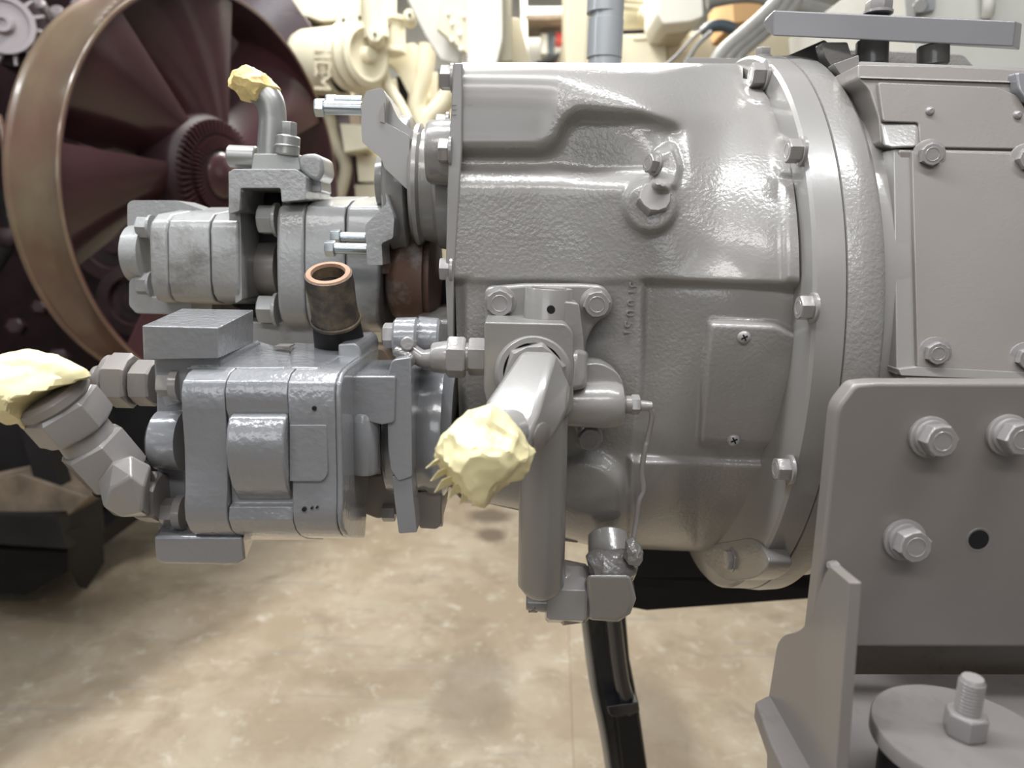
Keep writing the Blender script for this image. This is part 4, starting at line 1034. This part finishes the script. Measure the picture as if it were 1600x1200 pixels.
for (px, py, r) in ((8, 370, 16), (22, 510, 14), (60, 480, 12), (90, 560, 16)):
    lathe_px('stud_nut', [(-20, r), (0, r), (3, r * .7)], P(px, py, 2.2), Vector((0.3, -1, 0.2)), 'maroon_dark', me_, seg=6)
# left-hand edge of a second brown ring
tube('brown_pipe', [P(-4, 180, 2.1), P(6, 220, 2.1), P(14, 280, 2.1), P(18, 340, 2.1)], 0.010, 'ring', me_)

# stand of the maroon engine
sd = thing('black_engine_cradle', P(80, 900, 2.0), 'black steel cradle with a worn timber top under the maroon engine', 'stand')
bg('timber_top', [(-120, 770), (30, 740), (140, 778), (92, 818), (-120, 812)], 1.86, 0.30, 'plank', sd, bevel=0.004)
hull('cross_rail', [P(*q) for q in ((-120, 800, 1.84), (88, 806, 1.80), (104, 858, 1.80), (-120, 842, 1.84), (160, 770, 2.1), (164, 830, 2.1), (-120, 770, 2.2), (-120, 820, 2.2))], 'blackm', sd, bevel=0.004)
hull('cradle_foot', [P(*q) for q in ((104, 830, 1.82), (160, 812, 1.95), (164, 880, 2.02), (136, 921, 2.0), (122, 918, 2.0), (106, 890, 1.9))], 'blackm', sd, bevel=0.004)
bg('upright_post', [(26, 655), (62, 655), (104, 785), (66, 798)], 1.87, 0.05, 'blackm', sd, bevel=0.003)
bg('side_sheet', [(-120, 640), (30, 650), (66, 790), (-120, 790)], 1.95, 0.6, 'blackm', sd, bevel=0.003)
bg('rear_sheet', [(60, 600), (300, 600), (250, 760), (150, 800), (100, 780)], 2.4, 0.3, 'blackm', sd, bevel=0.003)
bg('bottom_skid', [(-160, 850), (110, 862), (104, 895), (40, 930), (-160, 925)], 2.05, 0.5, 'blackm', sd, bevel=0.003)

# ================================================================== CREAM ENGINE in the background
ce = thing('cream_engine', P(600, 560, 3.0), 'blurred cream painted engine behind the fan and the yoke', 'engine')
YC = 2.7
bg('cream_block', [(455, 150), (760, 100), (760, 620), (540, 620), (500, 300)], 3.2, 0.5, 'cream_d', ce)
bg('valve_cover', [(405, -120), (590, -120), (590, 20), (545, 32), (500, 34), (480, 26), (440, 24), (418, 18)], YC, 0.4, 'cream', ce, fl=6)
bg('dark_slot', [(432, 24), (470, 20), (520, 36), (560, 34), (560, 44), (436, 42)], 2.85, 0.2, 'blackm', ce)
bg('dark_corner', [(395, -60), (440, 10), (456, 60), (470, 100), (440, 100), (390, 20)], 2.95, 0.2, 'blueg', ce)
tube('black_hose', [P(400, 10, 2.8), P(430, 44, 2.8), P(470, 50, 2.8), P(540, 44, 2.85)], 0.026, 'blueg', ce)
tube('black_hose', [P(410, 60, 2.8), P(440, 80, 2.8), P(470, 60, 2.8)], 0.03, 'blueg', ce)
# starter canister and pulley beside it
ca = P(462, 98, 2.6); cb = P(532, 100, 2.6); s = S(ca)
lathe('canister', [(0, 30 * s), (8 * s, 42 * s), (20 * s, 47 * s), (66 * s, 50 * s), (76 * s, 50 * s)], ca, Vector((1, -0.25, -0.02)), 'cream', ce, seg=48)
lathe('canister_neck', [(76 * s, 44 * s), (84 * s, 44 * s)], ca, Vector((1, -0.25, -0.02)), 'blackm', ce, seg=40)
pu = P(545, 90, 2.55); s = S(pu)
lathe('pulley_wheel', [(0, 50 * s), (6 * s, 52 * s), (12 * s, 46 * s), (18 * s, 46 * s), (24 * s, 50 * s), (30 * s, 44 * s), (36 * s, 43 * s), (42 * s, 46 * s), (46 * s, 38 * s), (40 * s, 30 * s), (40 * s, 12 * s), (52 * s, 10 * s), (54 * s, 0)], pu, Vector((0.8, -0.6, -0.02)), 'cream', ce, seg=48)
for ch_, py_ in (('M', 128), ('D', 108), ('I', 90), ('I', 80)):
    text(ch_, P(503, py_, 2.462), (P(503, 140, 2.5) - P(503, 60, 2.5)), PXd, 0.075, 0.004, 'cream_d', ce, 'raised_letters')
# bosses, tubes, brackets
for (px, py, r, Y) in ((537, 32, 14, 2.5), (562, 28, 15, 2.5), (586, 54, 13, 2.45), (640, 24, 10, 2.5), (596, 26, 12, 2.5)):
    lathe_px('boss', [(-30, r), (-2, r), (2, r * .8)], P(px, py, Y), Vector((0.1, -1, 0.05)), 'cream', ce, seg=24)
    lathe_px('bore', [(0, 2.6), (3, 2.6)], P(px, py, Y - 0.005), Vector((0.1, -1, 0.05)), 'blackm', ce, seg=12)
bg('bracket', [(528, 40), (548, 22), (560, 60), (540, 120), (548, 150), (530, 140), (526, 90)], 2.62, 0.08, 'cream', ce, fl=4)
tube('white_post', [P(585, -40, 2.5), P(583, 10, 2.5), P(588, 60, 2.5)], 20 * S(P(585, 10, 2.5)), 'cream', ce, n=20)
ab = P(612, 28, 2.6); s = S(ab)
lathe('filter_housing', [(0, 26 * s), (6 * s, 26 * s), (7 * s, 21 * s), (46 * s, 21 * s), (47 * s, 23 * s), (52 * s, 23 * s), (56 * s, 14 * s), (60 * s, 0)], ab, Vector((0, 0, -1)), 'cream', ce, seg=40)
bg('lower_bracket', [(592, 78), (648, 66), (664, 90), (668, 150), (650, 190), (640, 150), (620, 110), (598, 90)], 2.7, 0.1, 'cream', ce, fl=6)
tube('cream_pipe', [P(594, 90, 2.6), P(604, 130, 2.6), P(625, 165, 2.6), P(645, 210, 2.6)], 9 * S(P(600, 100, 2.6)), 'cream', ce)
tube('cream_pipe', [P(668, 70, 2.7), P(662, 120, 2.7), P(650, 170, 2.7), P(668, 215, 2.7)], 14 * S(P(600, 100, 2.7)), 'cream', ce)
tube('cream_pipe', [P(712, 130, 2.7), P(690, 165, 2.7), P(668, 190, 2.7), P(664, 230, 2.7)], 15 * S(P(600, 100, 2.7)), 'cream', ce)
bg('dark_gap', [(618, 118), (634, 122), (640, 160), (628, 176)], 2.8, 0.02, 'blackm', ce)
bg('dark_gap', [(684, 108), (700, 108), (696, 150), (684, 160)], 2.85, 0.05, 'blackm', ce)
bg('dark_gap', [(640, 185), (670, 190), (668, 215), (650, 220)], 2.82, 0.05, 'blackm', ce)
bg('cream_box', [(531, 193), (572, 196), (574, 232), (538, 238)], 2.6, 0.25, 'cream', ce, fl=2)
bg('cream_box', [(556, 240), (604, 246), (600, 285), (560, 284)], 2.7, 0.25, 'cream', ce, fl=2)
bg('dark_gap', [(514, 200), (534, 200), (556, 240), (552, 300), (530, 296)], 2.9, 0.02, 'blackm', ce)
tube('cream_pipe', [P(512, 170, 2.7), P(522, 220, 2.7), P(540, 260, 2.7), P(530, 310, 2.7)], 10 * S(P(520, 200, 2.7)), 'cream_d', ce)
bg('foot', [(525, 290), (640, 285), (640, 330), (530, 330)], 2.7, 0.4, 'cream_d', ce, fl=2)
bg('deflector_plate', [(636, 0), (650, -60), (720, -60), (740, 40), (716, 102), (688, 94), (664, 56)], 2.45, 0.02, 'lgrey', ce)
pg = bg('perforated_plate', [(682, 46), (696, -30), (800, -30), (800, 96), (742, 96)], 2.38, 0.03, 'cream', ce)
for (px, py) in ((706, 36), (718, 52), (706, 62), (720, 76), (700, 20), (724, 24)):
    lathe_px('plate_stud', [(0, 4), (3, 3.5)], P(px, py, 2.378), FRONT, 'white', pg, seg=14)
bg('white_column', [(730, -60), (784, -60), (786, 60), (770, 130), (730, 130)], 2.3, 0.15, 'white', ce, fl=4)
bg('beige_duct', [(780, 26), (812, 28), (834, 120), (782, 120)], 2.5, 0.12, 'cream_d', ce, fl=3)

# second cream machine at the right with its hoses
cm = thing('cream_machine', P(1120, 560, 3.2), 'blurred cream machine with hoses behind the gearbox top', 'machine')
bg('machine_body', [(880, 60), (1240, 40), (1240, 600), (880, 600)], 3.1, 0.6, 'cream_d', cm)
bg('tall_cream_duct', [(884, -60), (926, -60), (914, 120), (884, 120)], 2.6, 0.2, 'cream', cm, fl=4)
p = P(958, 34, 2.8); s = S(p)
lathe('cream_drum', [(0, 20 * s), (6 * s, 26 * s), (80 * s, 26 * s), (86 * s, 20 * s)], P(962, 26, 2.9), PXd, 'cream', cm, seg=32)
for (x0, y0, x1, y1) in ((970, 0, 1046, 6), (970, 10, 1050, 16)):
    tube('rail_pipe', [P(x0, y0, 2.8), P(x1, y1, 2.8)], 0.012, 'cream_d', cm)
bg('dark_seam', [(960, 46), (1032, 44), (1032, 50), (960, 54)], 2.79, 0.02, 'blackm', cm)
bg('cover_box', [(966, 54), (1040, 52), (1044, 110), (966, 110)], 2.75, 0.2, 'cream', cm, fl=4)
bg('handle_slot', [(988, 58), (1018, 57), (1018, 62), (990, 63)], 2.745, 0.01, 'cream_d', cm)
bg('white_box', [(1028, -40), (1098, -40), (1100, 26), (1080, 34), (1036, 38), (1028, 20)], 2.5, 0.25, 'white', cm, fl=5)
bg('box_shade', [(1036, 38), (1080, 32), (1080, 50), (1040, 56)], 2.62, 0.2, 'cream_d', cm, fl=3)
lathe_px('small_valve', [(-20, 10), (0, 10), (3, 6)], P(1010, 18, 2.75), FRONT, 'cream', cm, seg=16)
bg('tray', [(1042, 58), (1110, 50), (1120, 96), (1042, 100)], 2.8, 0.2, 'cream', cm, fl=4)
hz = thing('hose_bundle', P(1160, 130, 2.3), 'blurred pale grey hoses curving up behind the gearbox flange', 'hose')
for (dx, r) in ((0, 0.020), (14, 0.018), (30, 0.014)):
    tube('hose', [P(1112 + dx, 110, 2.0), P(1130 + dx, 82, 2.0), P(1160 + dx, 56, 2.0), P(1192 + dx, 28, 2.0), P(1215 + dx, 2, 2.0), P(1225 + dx, -30, 2.0)], r, 'lhose', hz)
tube('hose', [P(1105, 2, 2.2), P(1170, -8, 2.2), P(1240, 6, 2.2), P(1300, 22, 2.2)], 0.02, 'lhose', hz)
tube('thin_cable', [P(1040, 102, 1.9), P(1056, 88, 1.9), P(1082, 60, 1.9), P(1105, 40, 1.9)], 0.004, 'lhose', hz)
tube('thin_cable', [P(1070, 100, 1.9), P(1090, 70, 1.9), P(1112, 50, 1.9)], 0.006, 'lhose', hz)
o = tube('black_cable_loop', [P(1098, 52, 2.2), P(1112, 42, 2.2), P(1130, 40, 2.2), P(1148, 46, 2.2)], 0.016, 'blueg'); tag(o, 'black rubber loop lying beside the pale hoses', 'cable')
o = tube('red_handle', [P(1150, 90, 2.1), P(1154, 76, 2.1), P(1160, 62, 2.1)], 0.012, 'red'); tag(o, 'small red lever handle behind the gearbox flange', 'lever')
o = prism('cardboard_box', [(1143, -20), (1215, -20), (1196, 10), (1176, 34), (1146, 36)], 2.6, 2.9, 'orange', None, bevel=0.003); tag(o, 'plain brown cardboard box above the pale hoses', 'box')
o = tube('blue_grey_drum', [P(1205, -30, 2.3), P(1225, 4, 2.3), P(1250, 10, 2.3)], 0.05, 'blueg'); tag(o, 'dark blue-grey rubber cover above the lifting bar end', 'cover')
# grey vertical pipe with joints
vp = thing('exhaust_pipe', P(944, 130, 1.1), 'grey vertical pipe wrapped in bands behind the gearbox top', 'pipe')
YP = 1.05
pA, pB = P(943, 130, YP), P(946, -60, YP); s = S(P(944, 50, YP))
lathe('pipe', [(0, 26 * s), (1.0 * (pA - pB).length, 26 * s)], pA, UP, 'pipeg', vp, seg=48)
for y in (92, 22):
    p = P(944, y, YP); lathe('band', [(0, 26.2 * s), (0.5 * s, 27.6 * s), (56 * s, 27.6 * s), (57 * s, 26.2 * s)], p, UP, 'pipeg', vp, seg=48)
# shelf with small goods seen in the gap
sh = thing('wall_shelf', P(860, 120, 4.5), 'cluttered shelf in the bright gap left of the banded pipe', 'shelf')
bg('upright', [(812, -40), (822, -40), (826, 130), (816, 130)], 3.6, 0.05, 'white', sh)
bg('shelf_board', [(816, 22), (888, 20), (888, 30), (818, 32)], 3.6, 0.3, 'plank', sh)
bg('shelf_back', [(816, 10), (890, 10), (890, 130), (820, 130)], 3.95, 0.04, 'lgrey', sh)
for i, (x0, y0, x1, y1, mt, nm, lb) in enumerate(((845, 52, 856, 84, 'lgrey', 'can', 'grey can on the cluttered shelf'), (856, 50, 866, 86, 'blueg', 'can', 'dark slim can on the cluttered shelf'), (868, 50, 882, 66, 'red', 'box', 'small red box on the cluttered shelf'), (866, 86, 884, 100, 'red', 'box', 'low red box at the bottom of the shelf gap'))):
    o = prism(nm, [(x0, y0), (x1, y0), (x1, y1), (x0, y1)], 3.7, 3.8, mt, None, bevel=0.004); tag(o, lb, nm)
o = prism('pry_bar', [(838, 96), (882, 78), (884, 84), (850, 102)], 3.5, 3.6, 'blackm', None, bevel=0.004); tag(o, 'slanted black bar crossing the shelf gap', 'bar')
# pale cabinet at the right edge behind the lifting bar
cb_ = thing('pale_cabinet', P(1560, 260, 1.5), 'pale grey cabinet behind the lifting bar at upper right', 'cabinet')
bg('cabinet_side', [(1422, -80), (1800, -80), (1800, 300), (1440, 300)], 1.45, 0.6, 'lgrey', cb_, fl=3)
hexnut('fixing_nut', P(1438, 7, 1.45), P(1438, 9, 1.425), 11 * S(P(1438, 8, 1.43)), 'steel', cb_)
tube('handle_bar', [P(1545, -30, 1.43), P(1545, 6, 1.43), P(1543, 24, 1.44)], 9 * S(P(1545, 0, 1.43)), 'lgrey', cb_)
bg('hinge_block', [(1426, -20), (1462, -20), (1462, 14), (1430, 26)], 1.44, 0.03, 'pipeg', cb_, fl=2)
